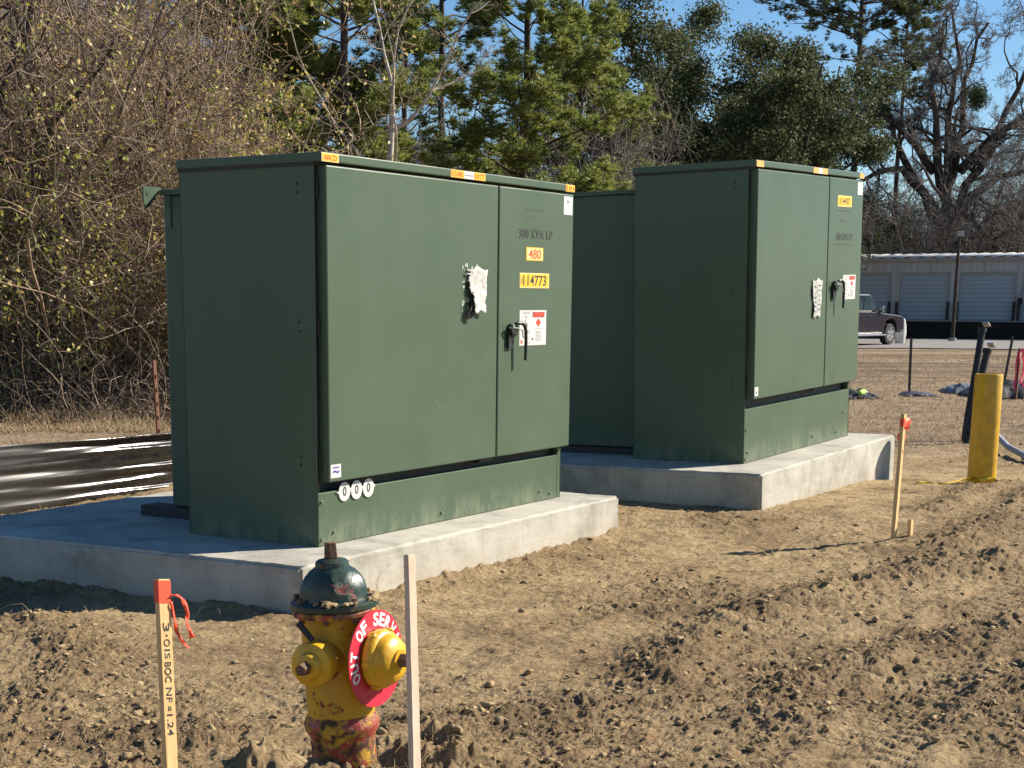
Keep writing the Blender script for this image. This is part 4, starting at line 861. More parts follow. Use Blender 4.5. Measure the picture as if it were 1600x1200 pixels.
def pickup():
    x, y = gp(1317, 60.5); z = H(x, y)+.03
    root = empty('pickup_truck', (x, y, z)); tag(root, 'dark purple pickup truck parked before the storage building, half hidden by the far transformer', 'pickup truck')
    # local X forward, Y left; origin between the axles. Front axle at +1.85
    view = YAW; root.rotation_euler = (0, 0, view-R(46))
    paint = pmat('dark_purple_paint', (.020, .014, .020), (.024, .017, .024), 2, .28, coat=.6); glass = pmat('tinted_glass', (.03, .05, .06), (.05, .08, .09), 3, .08); chrome = pmat('chrome', (.75, .75, .75), None, 3, .18, metallic=1); rub = pmat('tyre_rubber', (.02, .02, .02), None, 9, .85)
    side = [(-2.85, .55), (-2.85, 1.28), (-.75, 1.28), (-.70, 1.22), (1.0, 1.22), (1.25, 1.18), (2.55, 1.08), (2.78, 1.0), (2.82, .55), (2.32, .45), (2.28, .72), (2.12, .93), (1.85, 1.0), (1.58, .93), (1.42, .72), (1.38, .42), (-1.38, .42), (-1.42, .72), (-1.58, .93), (-1.85, 1.0), (-2.12, .93), (-2.28, .72), (-2.32, .5)]
    MX = Matrix(((1, 0, 0, 0), (0, 0, 1, -.95), (0, 1, 0, 0), (0, 0, 0, 1)))
    MB().prism(side, 1.90, MX).build('body', paint, root, bev=.05)
    cabp = [(-.75, 1.22), (-.62, 1.80), (-.45, 1.88), (.45, 1.88), (.62, 1.82), (1.22, 1.21)]
    MX2 = Matrix(((1, 0, 0, 0), (0, 0, 1, -.80), (0, 1, 0, 0), (0, 0, 0, 1)))
    MB().prism(cabp, 1.60, MX2).build('cab', paint, root, bev=.06)
    for sy in (-1, 1):
        MXs = Matrix(((1, 0, 0, 0), (0, 0, 1, .803*sy if sy > 0 else -.813), (0, 1, 0, 0), (0, 0, 0, 1)))
        MB().prism([(-.62, 1.27), (-.53, 1.74), (.02, 1.78), (.02, 1.27)], .01, MXs).build('window', glass, root)
        MB().prism([(.08, 1.27), (.08, 1.78), (.52, 1.78), (.98, 1.27)], .01, MXs).build('window', glass, root)
        MB().box((1.02, sy*.97-.09, 1.22), (1.16, sy*.97+.09, 1.42)).build('mirror', chrome, root, bev=.02)
        for dx, nm in ((-.7, 'door'), (.2, 'door')):
            MB().box((dx+.02, sy*.951-.003, .50), (dx+.84, sy*.951+.003, 1.20)).build(nm, paint, root, bev=.002)
            MB().box((dx+.08, sy*.962-.01, 1.06), (dx+.24, sy*.962+.01, 1.10)).build('door_handle', chrome, root)
        MB().box((-.95, sy*1.0-.07, .34), (1.35, sy*1.0+.07, .40)).build('running_board', chrome, root, bev=.02)
        for wx in (1.85, -1.85):
            wh_ = MB().cyl((wx, sy*.93, .39), (wx, sy*.68, .39), .39, seg=32).build('wheel', rub, root, bev=.03)
            MB().cyl((wx, sy*.936, .39), (wx, sy*.925, .39), .26, seg=28).build('rim', chrome, wh_)
            for k in range(6):
                a = k*math.pi/3; MB().box((-.02, -.006, .05), (.045, .006, .25), Matrix.Translation((wx, sy*.942, .39)) @ Matrix.Rotation(a, 4, 'Y')).build('spoke', M['grey_pvc'], wh_)
            MB().lathe([(.40, -.02), (.47, -.02), (.47, .02), (.40, .02)], Matrix.Translation((wx, sy*.955, .42)) @ Matrix.Rotation(R(90), 4, 'X'), 40).build('wheel_arch', paint, root) if False else None
    MB().prism([(.70, 1.79), (1.20, 1.24), (1.215, 1.25), (.715, 1.80)], 1.42, Matrix(((1, 0, 0, 0), (0, 0, 1, -.71), (0, 1, 0, 0), (0, 0, 0, 1)))).build('windscreen', glass, root)
    MB().box((2.80, -.85, .42), (2.93, .85, .68)).build('bumper', chrome, root, bev=.03)
    MB().box((2.80, -.5, .72), (2.85, .5, 1.0)).build('grille', chrome, root)
    MB().box((-2.97, -.9, .42), (-2.85, .9, .66)).build('bumper', chrome, root, bev=.03)
    for sy in (-1, 1):
        MB().box((2.76, sy*.72-.17, .76), (2.84, sy*.72+.17, .98)).build('headlight', M['white_label'], root, bev=.02); MB().box((-2.87, sy*.88-.06, .9), (-2.845, sy*.88+.06, 1.2)).build('tail_light', M['red_label'], root)
pickup()
x, y = gp(1408, 63.5)
o = MB().lathe([(.12, -.05), (.18, .05), (.22, .4), (.20, .75), (.16, .95), (.07, 1.02)], None, 24, mod=lambda a, z: 1+.06*math.sin(5*a+z*4)).build('bulk_bag', M['white_label'], None, True, loc=(x, y, H(x, y))); tag(o, 'white bulk bag standing just beyond the pickup truck', 'bag')

# ------------------------------------------------------------------ branch and leaf builders
def tubes(P, Rr, sides=3):
    """P (B,n,3) polylines, Rr (B,n) radii -> verts, quads"""
    P = np.asarray(P, np.float32); B, n, _ = P.shape
    T = np.gradient(P, axis=1); T /= np.linalg.norm(T, axis=2, keepdims=True)+1e-9
    ref = np.where(np.abs(T[:, :1, 2:3]) > .8, np.array([1., 0, 0]), np.array([0., 0, 1.])) * np.ones((B, n, 3))
    A = np.cross(T, ref); A /= np.linalg.norm(A, axis=2, keepdims=True)+1e-9; Bn = np.cross(T, A)
    ang = np.arange(sides)*2*np.pi/sides
    V = P[:, :, None, :]+(A[:, :, None, :]*np.cos(ang)[None, None, :, None]+Bn[:, :, None, :]*np.sin(ang)[None, None, :, None])*np.asarray(Rr)[:, :, None, None]
    idx = np.arange(B*n*sides).reshape(B, n, sides); a = idx[:, :-1, :]; b = idx[:, 1:, :]
    Q = np.stack([a, np.roll(a, -1, 2), np.roll(b, -1, 2), b], -1).reshape(-1, 4)
    return V.reshape(-1, 3), Q
def walk(start, direc, length, n, wob, up=0.0, rg=rng):
    """batch of random-walk polylines; length (B,)"""
    B = len(start); P = np.zeros((B, n, 3)); P[:, 0] = start; d = np.array(direc, float); d /= np.linalg.norm(d, axis=1, keepdims=True)+1e-9
    for k in range(1, n):
        d = d+rg.normal(0, wob, (B, 3)); d[:, 2] += up; d /= np.linalg.norm(d, axis=1, keepdims=True)+1e-9
        P[:, k] = P[:, k-1]+d*(np.asarray(length)/(n-1))[:, None]
    return P
def sub_starts(P, per, lo=.25, rg=rng, spread=.9):
    """children on random spots of polylines P: returns start, dir, parent index, t"""
    B, n, _ = P.shape; pi = np.repeat(np.arange(B), per); t = rg.uniform(lo, 1, len(pi))*(n-1); i = np.minimum(t.astype(int), n-2); f = t-i
    S_ = P[pi, i]*(1-f)[:, None]+P[pi, i+1]*f[:, None]; T = P[pi, i+1]-P[pi, i]; T /= np.linalg.norm(T, axis=1, keepdims=True)+1e-9
    r = rg.normal(0, 1, (len(pi), 3)); r -= (r*T).sum(1, keepdims=True)*T; r /= np.linalg.norm(r, axis=1, keepdims=True)+1e-9
    return S_, T*(1-spread*.55)+r*spread, pi, t/(n-1)
def leaves(C, size, rg=rng, flat=0.0, asp=.55, tri=False):
    N = len(C); a = rg.normal(0, 1, (N, 3)); a[:, 2] *= (1-flat*.7); a /= np.linalg.norm(a, axis=1, keepdims=True)+1e-9
    b = rg.normal(0, 1, (N, 3)); b -= (b*a).sum(1, keepdims=True)*a; b /= np.linalg.norm(b, axis=1, keepdims=True)+1e-9
    s = (np.asarray(size)*rg.uniform(.6, 1.35, N))[:, None]
    if tri: V = np.stack([C-b*s*asp*.5, C+b*s*asp*.5, C+a*s], 1); return V.reshape(-1, 3), np.arange(3*N).reshape(-1, 3)
    V = np.stack([C-a*s*.5, C+b*s*asp*.5, C+a*s*.5, C-b*s*asp*.5], 1); return V.reshape(-1, 3), np.arange(4*N).reshape(-1, 4)
def merge(parts):
    V, Q, o = [], [], 0
    for v, q in parts: V.append(v); Q.append(q+o); o += len(v)
    return np.concatenate(V), np.concatenate(Q)
def taper(B, n, r0_, r1_): return np.asarray(r0_).reshape(-1, 1)*np.linspace(1, 0, n)[None]+np.asarray(r1_).reshape(-1, 1)*np.linspace(0, 1, n)[None]

def pine_tree(px_, dep, hgt, crown0, spread, label, seed, trunk_r=.17, nl=46, dens=1.0, mat='pine', lean=(0, 0), z0=None, group='pine trees behind the transformers'):
    rg = np.random.default_rng(seed); x, y = gp(px_, dep); z = H(x, y)-.3
    root = empty('pine_tree', (x, y, z)); tag(root, label, 'pine tree', group)
    n = 14; tz = np.linspace(0, hgt, n); tr = np.stack([lean[0]*tz/hgt+np.cumsum(rg.normal(0, .05, n)), lean[1]*tz/hgt+np.cumsum(rg.normal(0, .05, n)), tz], -1)[None]
    parts = [tubes(tr, taper(1, n, [trunk_r], [trunk_r*.2]), 8)]
    t = np.sort(rg.uniform(crown0, .985, nl)); k = t*(n-1); i = np.minimum(k.astype(int), n-2); f = (k-i)[:, None]
    st = tr[0][i]*(1-f)+tr[0][i+1]*f; az = rg.uniform(0, 2*np.pi, nl); q = (t-crown0)/(1-crown0)
    ln = spread*(np.clip(1-q, .12, 1)**.6)*rg.uniform(.55, 1.12, nl)*np.where(q < .15, .8, 1)
    d = np.stack([np.cos(az), np.sin(az), .05+.75*q], -1); L1 = walk(st, d, ln, 8, .11, .035, rg)
    parts.append(tubes(L1, taper(nl, 8, np.maximum(.018, trunk_r*.30*ln/spread), .010), 5))
    s2, d2, p2, t2 = sub_starts(L1, 9, .42, rg, .85); d2[:, 2] = d2[:, 2]*.5+.12; L2 = walk(s2, d2, ln[p2]*.34*rg.uniform(.5, 1.1, len(p2)), 5, .14, .05, rg)
    parts.append(tubes(L2, taper(len(L2), 5, .014, .006), 3))
    nt_ = int(11*dens); s3, d3, p3, t3 = sub_starts(L2, nt_, .45, rg, .9)
    tip = L1[:, -1]; C = np.concatenate([s3+d3/np.linalg.norm(d3, axis=1, keepdims=True)*rg.uniform(.02, .22, (len(s3), 1)), np.repeat(tip, 4, 0)+rg.normal(0, .12, (nl*4, 3))])
    v, q_ = merge(parts); np_mesh('trunk', v, q_, None, M['bark_dark'], root, True)
    # each tuft: needles bursting from one point, pointing outwards and up
    K = 16; Cc = np.repeat(C, K, 0); dr = rg.normal(0, 1, Cc.shape); dr[:, 2] = np.abs(dr[:, 2])*.75+.1; dr /= np.linalg.norm(dr, axis=1, keepdims=True)
    sd = rg.normal(0, 1, Cc.shape); sd -= (sd*dr).sum(1, keepdims=True)*dr; sd /= np.linalg.norm(sd, axis=1, keepdims=True)
    L_ = rg.uniform(.13, .24, (len(Cc), 1)); w_ = .016
    V = np.stack([Cc-sd*w_, Cc+sd*w_, Cc+dr*L_], 1).reshape(-1, 3); np_mesh('crown', V, None, np.arange(len(V)).reshape(-1, 3), M[mat], root)
    return root
def broad_tree(name, px_, dep, hgt, fork, spread, label, cat, seed, trunk_r, bark, nl=9, levels=4, leafn=0, leafmat_=None, leafsize=.1, up=.04, wob=.16, lean=(0, 0), group=None, twigmat=None, per=(5, 6, 6, 5), lenf=(.55, .5, .5, .45), droop=0.0, flat=.35, leafr=.28, minr=.0085, limbs=None, wk=.35):
    rg = np.random.default_rng(seed); x, y = gp(px_, dep); z = H(x, y)-.4
    root = empty(name, (x, y, z)); tag(root, label, cat, group)
    n = 9; tz = np.linspace(0, fork, n); tr = np.stack([lean[0]*tz/fork+np.cumsum(rg.normal(0, .04, n)), lean[1]*tz/fork+np.cumsum(rg.normal(0, .04, n)), tz], -1)[None]
    wood = [tubes(tr, taper(1, n, [trunk_r*1.15], [trunk_r*.8]), 9)]; base_ = tr[0, -1]
    az = np.linspace(0, 2*np.pi, nl, endpoint=False)+rg.uniform(-.3, .3, nl); el = rg.uniform(.15, 1.25, nl); el[0] = 1.45
    st = base_+np.zeros((nl, 3)); st[:, 2] -= rg.uniform(0, fork*.35, nl)*(el < .6)
    d = np.stack([np.cos(az)*np.cos(el), np.sin(az)*np.cos(el), np.sin(el)], -1)
    ln = np.abs(np.cos(el))*spread+np.abs(np.sin(el))*(hgt-fork); ln = ln*rg.uniform(.75, 1.05, nl)
    P = walk(st, d, ln, 11, wob, up, rg); r0_ = trunk_r*.5*rg.uniform(.7, 1.1, nl)
    if limbs:   # main limbs given as (sideways, height, depth) runs
        P = []; rt = np.array([math.sin(YAW), -math.cos(YAW)]); fw = np.array([math.cos(YAW), math.sin(YAW)])
        for lb in limbs:
            a_ = np.array(lb, float); tt = np.linspace(0, len(a_)-1, 11); k_ = np.minimum(tt.astype(int), len(a_)-2); f_ = (tt-k_)[:, None]; f_ = f_*f_*(3-2*f_)*.5+f_*.5
            q_ = a_[k_]*(1-f_)+a_[k_+1]*f_; xy = rt*q_[:, :1]+fw*q_[:, 2:3]+rg.normal(0, .10, (11, 2)); P.append(np.c_[xy, q_[:, 1]+.4+rg.normal(0, .08, 11)])
        P = np.array(P); nl = len(P); ln = np.linalg.norm(np.diff(P, axis=1), axis=2).sum(1)*1.15; r0_ = trunk_r*np.clip(ln/14, .25, .62)
    wood.append(tubes(P, taper(nl, 11, r0_, r0_*.22), 7)); twigs = []
    rad, Ln = r0_, ln
    for lv in range(levels-1):
        s_, d_, p_, t_ = sub_starts(P, per[lv], .22 if lv == 0 else .12, rg, .95); d_[:, 2] += .12-droop; l_ = Ln[p_]*lenf[lv]*rg.uniform(.45, 1.1, len(p_))*(1-.45*t_)
        nn = (9, 7, 6, 5)[lv]; P = walk(s_, d_, l_, nn, wob*(1.1+wk*lv), up-droop*.2, rg); r_ = np.maximum(rad[p_]*.42*(1-.55*t_), minr)
        (wood if lv < 1 else twigs).append(tubes(P, taper(len(P), nn, r_, np.maximum(r_*.25, minr*.65)), 5 if lv < 1 else 3)); rad, Ln = r_, l_
    v, q_ = merge(wood); np_mesh('trunk', v, q_, None, M[bark], root, True)
    v, q_ = merge(twigs); np_mesh('branches', v, q_, None, M[twigmat or 'twig_grey'], root)
    if leafn:
        s_, d_, p_, t_ = sub_starts(P, leafn, .1, rg, 1.0); C = s_+rg.normal(0, leafr, s_.shape)*np.array([1, 1, .7]); v, q_ = leaves(C, leafsize, rg, flat)
        np_mesh('crown', v, q_, None, M[leafmat_], root)
    return root, P

# pines behind the two transformers
pine_tree(813, 46, 13.5, .17, 3.6, 'tall dark-trunked pine with sunlit needles rising between the two transformers', 11, .19, 92, 1.35)
pine_tree(548, 42, 14.5, .27, 3.6, 'pine behind the left half of the near transformer with ragged low boughs', 12, .17, 76, 1.35)
pine_tree(440, 45, 14.0, .16, 3.6, 'pine with bright drooping boughs at the right edge of the thicket', 13, .15, 92, 1.4)
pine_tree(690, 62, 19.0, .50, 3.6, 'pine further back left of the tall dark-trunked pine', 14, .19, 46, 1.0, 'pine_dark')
pine_tree(905, 58, 12.5, .10, 4.2, 'broad low pine whose boughs fill the gap above the right end of the near transformer', 15, .18, 84, 1.2)
pine_tree(395, 60, 19.0, .25, 4.0, 'pine deepest behind the thicket top', 16, .2, 80, 1.2, 'pine')
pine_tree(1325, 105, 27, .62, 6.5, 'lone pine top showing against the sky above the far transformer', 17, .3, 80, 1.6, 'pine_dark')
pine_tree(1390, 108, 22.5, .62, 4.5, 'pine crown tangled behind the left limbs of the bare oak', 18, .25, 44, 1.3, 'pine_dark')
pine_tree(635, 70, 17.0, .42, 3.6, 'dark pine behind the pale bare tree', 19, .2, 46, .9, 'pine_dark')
# evergreen oaks
OAKS = 'live oaks behind the far transformer'
broad_tree('live_oak', 1100, 70, 15.2, 3.4, 6.0, 'dense evergreen oak standing highest left of the far transformer roof', 'oak tree', 21, .42, 'bark_dark', 14, 4, 80, 'oak_leaf', .15, group=OAKS, per=(6, 6, 6, 5), leafr=.34)
broad_tree('live_oak', 1220, 94, 14.6, 5.2, 5.2, 'lower evergreen oak directly above the far transformer', 'oak tree', 22, .36, 'bark_dark', 12, 4, 74, 'oak_leaf', .15, group=OAKS, per=(6, 6, 6, 5), leafr=.34)
broad_tree('live_oak', 1020, 84, 11.0, 3.0, 5.0, 'shadowed evergreen oak half hidden behind the broad low pine', 'oak tree', 23, .36, 'bark_dark', 11, 4, 36, 'oak_leaf', .17, group=OAKS, per=(6, 6, 5, 5), leafr=.3)
# bare trees
LIMBS = [[(0, 6.0, 0), (-.1, 9.5, .3), (-.2, 12, .2), (.2, 14.5, -.3), (-.4, 18, 0)], [(.1, 5.9, 0), (1.0, 8.2, -.5), (2.0, 10, -1), (2.6, 12.3, -1.2), (3.8, 14.5, -1), (5.2, 17.3, -1.5)],
         [(.2, 5.7, 0), (1.8, 7.6, 1), (3.6, 8.9, 1.6), (5.5, 9.2, 2.4), (7.5, 10.5, 2.6), (9.6, 10.9, 3)], [(-.1, 5.9, 0), (-1.4, 8.3, .8), (-2.6, 10.3, 1.4), (-3.2, 12.5, 1.8), (-4.6, 15, 2)],
         [(-.2, 5.6, 0), (-1.8, 8.2, -1), (-3.2, 9.0, -1.8), (-5.0, 8.8, -2.5), (-6.8, 7.5, -3)], [(0, 7.4, .1), (-1.0, 10.5, -1), (-1.8, 13.5, -1.7), (-1.5, 17, -2)], [(0, 8, .2), (.9, 11, 1.2), (1.2, 14, 2), (2.2, 17.5, 2.2)],
         [(.2, 4.8, 0), (2, 5.6, -1.4), (4, 5.4, -2.4), (5.8, 6.4, -3)], [(-.2, 4.5, 0), (-2, 4.9, 1.4), (-3.8, 4.0, 2.4)], [(.6, 9, -.6), (3.2, 11.5, .6), (5.4, 12.4, 1.4), (7.4, 14.4, 2)], [(-.8, 9, 0), (-3.6, 11.6, -1.4), (-6.0, 12.4, -2.2)]]
big, Pb = broad_tree('bare_oak', 1466, 95, 17.6, 6.2, 11.0, 'great leafless oak with a mistletoe ball behind the storage building', 'oak tree', 36, .50, 'bark_dark', 11, 5, up=.02, wob=.22, per=(9, 9, 8, 9), lenf=(.44, .6, .6, .65), minr=.0095, limbs=LIMBS, wk=.0)
broad_tree('bare_oak', 1640, 88, 14.0, 4.0, 9.0, 'leafless oak at the right edge with one long limb reaching inwards', 'oak tree', 32, .45, 'bark_dark', 9, 5, up=.02, wob=.2, per=(7, 8, 8, 7), lenf=(.6, .6, .6, .6), minr=.0095, wk=.0)
broad_tree('bare_tree', 606, 38, 12.5, 6.3, 2.4, 'slender pale-barked leafless tree above the near transformer', 'tree', 33, .085, 'bark_pale', 5, 4, up=.05, wob=.14, per=(4, 5, 5, 4), twigmat='twig')
broad_tree('bare_tree', 745, 50, 6.9, 2.2, 3.0, 'low tangled leafless tree beside the tall dark-trunked pine', 'tree', 34, .10, 'bark_grey', 10, 5, up=.0, wob=.3, per=(6, 6, 5, 4), twigmat='twig', droop=.05)
mx, my = gp(1503, 93); rgm = np.random.default_rng(5); C = rgm.normal(0, 1, (2600, 3)); C /= np.linalg.norm(C, axis=1, keepdims=True); C = C*(.25+.55*np.abs(rgm.normal(0, 1, (2600, 1))).clip(0, 1.9)*.62)*np.array([.72, .72, .95])*(1+.22*np.sin(C[:, :1]*5+C[:, 2:]*4))
v, q_ = leaves(C, .15, rgm, 0, .4); o = np_mesh('mistletoe', v, q_, None, M['pine_dark'], None, loc=(mx, my, 12.7)); tag(o, 'round ball of green mistletoe hanging in the bare oak', 'mistletoe')

# ------------------------------------------------------------------ tangled roadside thicket at left
def thicket():
    rg = np.random.default_rng(50); f2 = np.array([math.cos(YAW), math.sin(YAW)]); r2 = np.array([math.sin(YAW), -math.cos(YAW)])
    def place(N, dlo, dhi, p0, p1): 
        dep = rg.uniform(dlo, dhi, N); pxx = rg.uniform(p0, p1, N); lat = (pxx-CX)/FPX*dep*1.02; return CAMP[:2]+f2*dep[:, None]+r2*lat[:, None], dep, pxx
    # stems
    N = 620; XY, dep, pxx = place(N, 19.5, 29, -160, 400); h0 = rg.uniform(2.0, 7.2, N)*np.clip(1.15-(pxx-160)/400, .48, 1); zz = height(XY[:, 0], XY[:, 1])
    st = np.c_[XY, zz-.05]; d = np.c_[rg.normal(0, .28, (N, 2)), np.ones(N)]; P = walk(st, d, h0, 12, .13, .03, rg)
    parts = [tubes(P, taper(N, 12, rg.uniform(.010, .034, N), .006), 4)]
    s, d_, p, t = sub_starts(P, 16, .05, rg, 1.0); l = rg.uniform(.4, 1.9, len(p)); P2 = walk(s, d_, l, 7, .36, .0, rg); parts.append(tubes(P2, taper(len(P2), 7, rg.uniform(.004, .011, len(p)), .003), 3))
    s, d_, p, t = sub_starts(P2, 5, .1, rg, 1.1); l = rg.uniform(.15, .75, len(p)); P3 = walk(s, d_, l, 5, .5, -.03, rg); parts.append(tubes(P3, taper(len(P3), 5, rg.uniform(.0028, .006, len(p)), .0022), 3))
    # low brambles along the foot
    N = 2600; XY, dep, pxx = place(N, 18.2, 22, -160, 420); zz = height(XY[:, 0], XY[:, 1]); P4 = walk(np.c_[XY, zz], np.c_[rg.normal(0, .6, (N, 2)), np.ones(N)], rg.uniform(.3, 1.5, N), 7, .34, -.10, rg); parts.append(tubes(P4, taper(N, 7, rg.uniform(.003, .008, N), .002), 3))
    v, q_ = merge(parts); tag(np_mesh('thicket_twigs', v, q_, None, M['twig']), 'tangled leafless undergrowth filling the left side behind the silt fence', 'undergrowth', kind='stuff')
    sel = rg.random(len(P3)) < .8; C = P3[sel][:, rg.integers(2, 5)]; clump = fbm(C[:, 0]+C[:, 2]*.6, C[:, 1]+C[:, 2], .8, 3, 91) > .06; C = C[clump | (rg.random(len(C)) < .07)]
    C = np.repeat(C, 6, 0)+rg.normal(0, .075, (len(C)*6, 3)); v, q_ = leaves(C, .058, rg, 0, .6); tag(np_mesh('thicket_leaves', v, q_, None, M['vine_leaf']), 'scattered yellow-green vine leaves clinging in the left thicket', 'leaves', kind='stuff')
thicket()
for i, (px_, dep, hh, tr_, lb) in enumerate(((92, 20.2, 8.5, .12, 'dark crooked sapling trunk climbing out of the middle of the thicket'), (14, 20.0, 8.0, .12, 'dark sapling at the left edge of the thicket'), (205, 21.5, 8.2, .06, 'thin grey sapling standing up through the thicket right of the crooked one'), (330, 25, 7.2, .06, 'leafless sapling at the right end of the thicket above the near transformer'))):
    broad_tree('sapling', px_, dep, hh, 3.2, 2.0, lb, 'sapling', 60+i, tr_, 'bark_dark' if i != 2 else 'bark_grey', 7, 5, up=.05, wob=.2, per=(5, 5, 5, 5), twigmat='twig', lean=(rg_ := .5*math.sin(i*2+1), .3), group='saplings in the thicket')
# ------------------------------------------------------------------ far woods seen between and below the crowns
def woods(name, label, seed, p0, p1, dlo, dhi, N, hlo, hhi, mat, leaf, leaff, sides=3, tw=.012):
    rg = np.random.default_rng(seed); f2 = np.array([math.cos(YAW), math.sin(YAW)]); r2 = np.array([math.sin(YAW), -math.cos(YAW)])
    dep = rg.uniform(dlo, dhi, N); pxx = rg.uniform(p0, p1, N); XY = CAMP[:2]+f2*dep[:, None]+r2*((pxx-CX)/FPX*dep)[:, None]; zz = height(XY[:, 0], XY[:, 1])
    h0 = rg.uniform(hlo, hhi, N); P = walk(np.c_[XY, zz-.2], np.c_[rg.normal(0, .12, (N, 2)), np.ones(N)], h0, 10, .07, .03, rg)
    parts = [tubes(P, taper(N, 10, rg.uniform(.025, .08, N), .015), 4)]
    s, d_, p, t = sub_starts(P, 16, .12, rg, .95); P2 = walk(s, d_, h0[p]*.22*rg.uniform(.4, 1.1, len(p)), 6, .26, .03, rg); parts.append(tubes(P2, taper(len(P2), 6, .02, .007), 3))
    s, d_, p, t = sub_starts(P2, 6, .1, rg, 1.0); P3 = walk(s, d_, rg.uniform(.4, 1.4, len(p)), 4, .35, .0, rg); parts.append(tubes(P3, taper(len(P3), 4, tw*.8, tw*.45), 3))
    v, q_ = merge(parts); tag(np_mesh(name, v, q_, None, M[mat]), label, 'woods', kind='stuff')
    if leaf:
        sel = rg.random(len(P3)) < leaff; C = P3[sel][:, 2]; k = fbm(C[:, 0]*1., C[:, 1]+C[:, 2]*1.3, .22, 3, seed) > -.02; C = np.repeat(C[k], 7, 0); C = C+rg.normal(0, .22, C.shape)
        v, q_ = leaves(C, .16, rg); tag(np_mesh(name+'_leaves', v, q_, None, M[leaf]), 'dark evergreen leaves among '+label, 'foliage', kind='stuff')
woods('undergrowth', 'brown brush under the pines behind the near transformer', 71, 270, 1000, 50, 72, 420, 3.0, 9.0, 'twig_grey', 'oak_leaf', .16)
woods('far_woods', 'dim far woods low down behind both transformers', 72, 180, 1700, 112, 150, 520, 6, 13, 'twig_grey', 'pine_dark', .35, tw=.02)
woods('brush', 'grey leafless brush behind the storage building', 73, 1250, 1720, 86, 108, 420, 4, 8.5, 'twig_grey', None, 0, tw=.014)
woods('left_woods', 'bare grey treetops showing above the thicket', 74, -150, 340, 34, 55, 190, 8, 13, 'twig', None, 0, tw=.010)

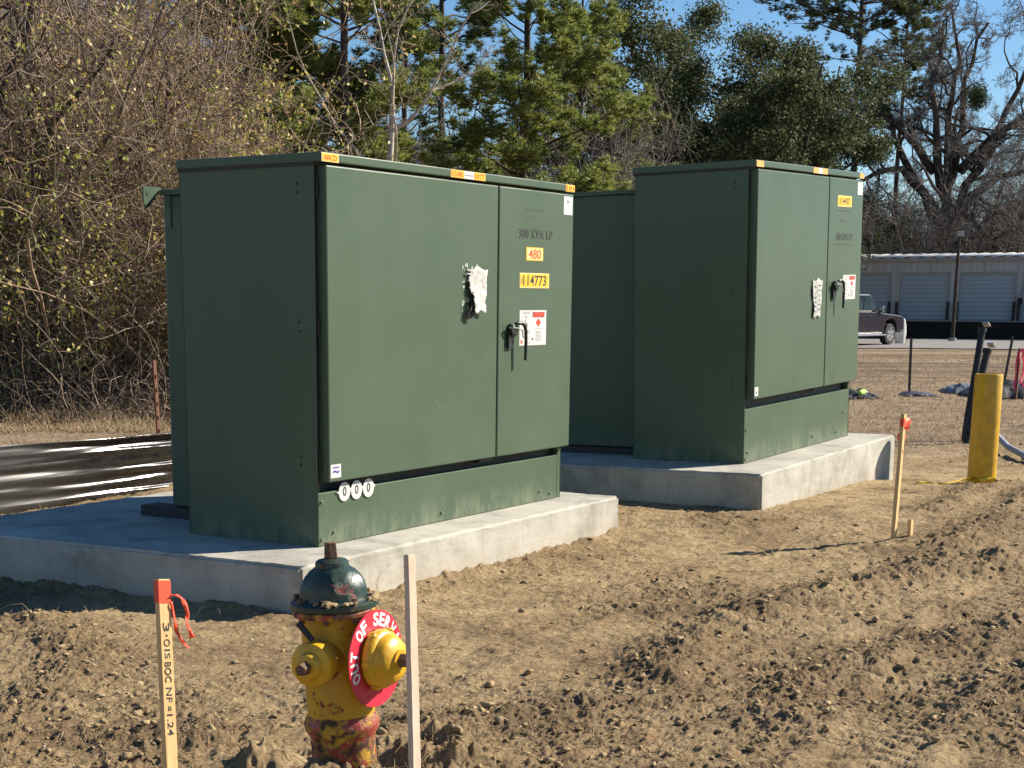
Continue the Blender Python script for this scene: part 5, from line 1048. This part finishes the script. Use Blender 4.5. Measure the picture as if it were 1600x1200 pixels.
# ------------------------------------------------------------------ clods, stones, straw
def clods():
    rg = np.random.default_rng(80)
    bm = bmesh.new(); bmesh.ops.create_icosphere(bm, subdivisions=1, radius=1); bv = np.array([v.co[:] for v in bm.verts]); bf = np.array([[v.index for v in f.verts] for f in bm.faces]); bm.free()
    def scatter(N, dlo, dhi, p0=-150, p1=1750):
        dep = dlo*(dhi/dlo)**rg.random(N); pxx = rg.uniform(p0, p1, N); c, s_ = math.cos(YAW), math.sin(YAW); lat = (pxx-CX)/FPX*dep
        return CAMP[0]+c*dep+s_*lat, CAMP[1]+s_*dep-c*lat, dep
    def emit(name, N, smin, smax, mat, label, cat, usemask, pw=3.6):
        X, Y, dep = scatter(N, 3.6, 17); rm, lawn = rough_mask(X, Y); keep = rg.random(N) < ((.02+rm**1.6) if usemask else .5)*(1-lawn)
        keep &= ~((X > -.56) & (X < 2.74) & (Y > -.30) & (Y < 2.2)) & ~((X > 3.8) & (X < 6.9) & (Y > -.8) & (Y < 2)) & (np.hypot(X-hx, Y-hy) > .13)
        X, Y = X[keep], Y[keep]; n = len(X); sc = smin*(smax/smin)**(rg.random(n)**pw); Zc = height(X, Y)
        k = len(bv); dz = 1+.30*rg.normal(0, 1, (n, k)); S3 = rg.uniform(.65, 1.3, (n, 3)); S3[:, 2] *= .6
        nz = np.stack([np.sin(bv @ rg.normal(0, 2.2, 3)+rg.uniform(0, 6)) for _ in range(6)], 0); w6 = rg.normal(0, .16, (n, 6)); dz = np.clip(1+w6 @ nz+.30*rg.normal(0, 1, (n, k)), .35, 1.8)
        V = bv[None]*dz[:, :, None]*S3[:, None]*sc[:, None, None]; a = rg.uniform(0, 6.28, n); c, s_ = np.cos(a)[:, None], np.sin(a)[:, None]
        V = np.stack([V[..., 0]*c-V[..., 1]*s_, V[..., 0]*s_+V[..., 1]*c, V[..., 2]], -1)+np.stack([X, Y, Zc+sc*.25], -1)[:, None]
        T = (bf[None]+np.arange(n)[:, None, None]*k).reshape(-1, 3); o = np_mesh(name, V.reshape(-1, 3), None, T, mat); tag(o, label, cat, kind='stuff')
    emit('dirt_clods', 42000, .0020, .019, M['clod'], 'crumbled dry clods strewn over the churned earth', 'soil', True)
    emit('pebbles', 1500, .002, .010, M['stone'], 'pale pebbles and crumbs of mortar on the dirt', 'stones', False)
    # straw and root bits
    X, Y, dep = scatter(26000, 3.6, 20); rm, lawn = rough_mask(X, Y); keep = rg.random(len(X)) < (.35+.5*rm); keep &= ~((X > -.56) & (X < 2.74) & (Y > -.30) & (Y < 2.2)) & ~((X > 3.8) & (X < 6.9) & (Y > -.8) & (Y < 2))
    X, Y = X[keep], Y[keep]; n = len(X); st = np.c_[X, Y, height(X, Y)+.004]; P = walk(st, np.c_[rg.normal(0, 1, (n, 2)), rg.normal(.12, .22, n)], rg.uniform(.015, .075, n)*(1+1.5*(rg.random(n) < .05)), 4, .35, -.05, rg)
    P[:, :, 2] = np.maximum(P[:, :, 2], height(P[:, :, 0], P[:, :, 1])+.002); v, q_ = tubes(P, taper(n, 4, .0014, .0008), 3); tag(np_mesh('straw_litter', v, q_, None, M['straw']), 'bits of straw and root scattered over the bare dirt', 'straw', kind='stuff')
    # dormant lawn: short dry blades
    X, Y, dep = scatter(150000, 11, 46, -150, 1750); rm, lawn = rough_mask(X, Y); keep = rg.random(len(X)) < lawn*.95; pc = np.clip(fbm(X, Y, 1.6, 3, 93)+.5, 0, 1)
    keep &= ~((X > 3.8) & (X < 6.95) & (Y > -.8) & (Y < 2)) & ~((X < 3.3) & (Y < 3.8)); keep &= (rg.random(len(X)) < pc*1.4*(1-.93*np.clip(bare_tracks(X, Y)*1.3, 0, 1)))
    X, Y = X[keep], Y[keep]; n = len(X); D = np.hypot(X-CAMP[0], Y-CAMP[1]); hgt_ = rg.uniform(.015, .05, n)*(1+D/60); dr = np.c_[rg.normal(0, .8, (n, 2)), np.ones(n)*.8]; dr /= np.linalg.norm(dr, axis=1, keepdims=True)
    B0 = np.c_[X, Y, height(X, Y)]; sd = np.c_[rg.normal(0, 1, (n, 2)), np.zeros(n)]; sd /= np.linalg.norm(sd, axis=1, keepdims=True); w_ = (.0025*(1+D/16))[:, None]
    V = np.stack([B0-sd*w_, B0+sd*w_, B0+dr*hgt_[:, None]], 1).reshape(-1, 3); tag(np_mesh('dry_grass', V, None, np.arange(len(V)).reshape(-1, 3), M['lawn_blade']), 'dormant straw-coloured lawn beyond the churned dirt', 'grass', kind='stuff')
clods()
def verge():
    rg = np.random.default_rng(88); N = 26000; dep = rg.uniform(16.5, 20.5, N); pxx = rg.uniform(-160, 440, N); c, s_ = math.cos(YAW), math.sin(YAW); lat = (pxx-CX)/FPX*dep
    X, Y = CAMP[0]+c*dep+s_*lat, CAMP[1]+s_*dep-c*lat; k = fbm(X, Y, 1.2, 3, 95) > -.12; X, Y, dep = X[k], Y[k], dep[k]; n = len(X)
    P = walk(np.c_[X, Y, height(X, Y)], np.c_[rg.normal(0, .5, (n, 2)), np.ones(n)], rg.uniform(.05, .34, n)*np.clip((dep-16)/2.5, .3, 1), 4, .25, -.12, rg); v, q_ = tubes(P, taper(n, 4, .004, .0015), 3)
    tag(np_mesh('verge_grass', v, q_, None, M['straw']), 'dry grass along the foot of the left thicket', 'grass', kind='stuff')
verge()
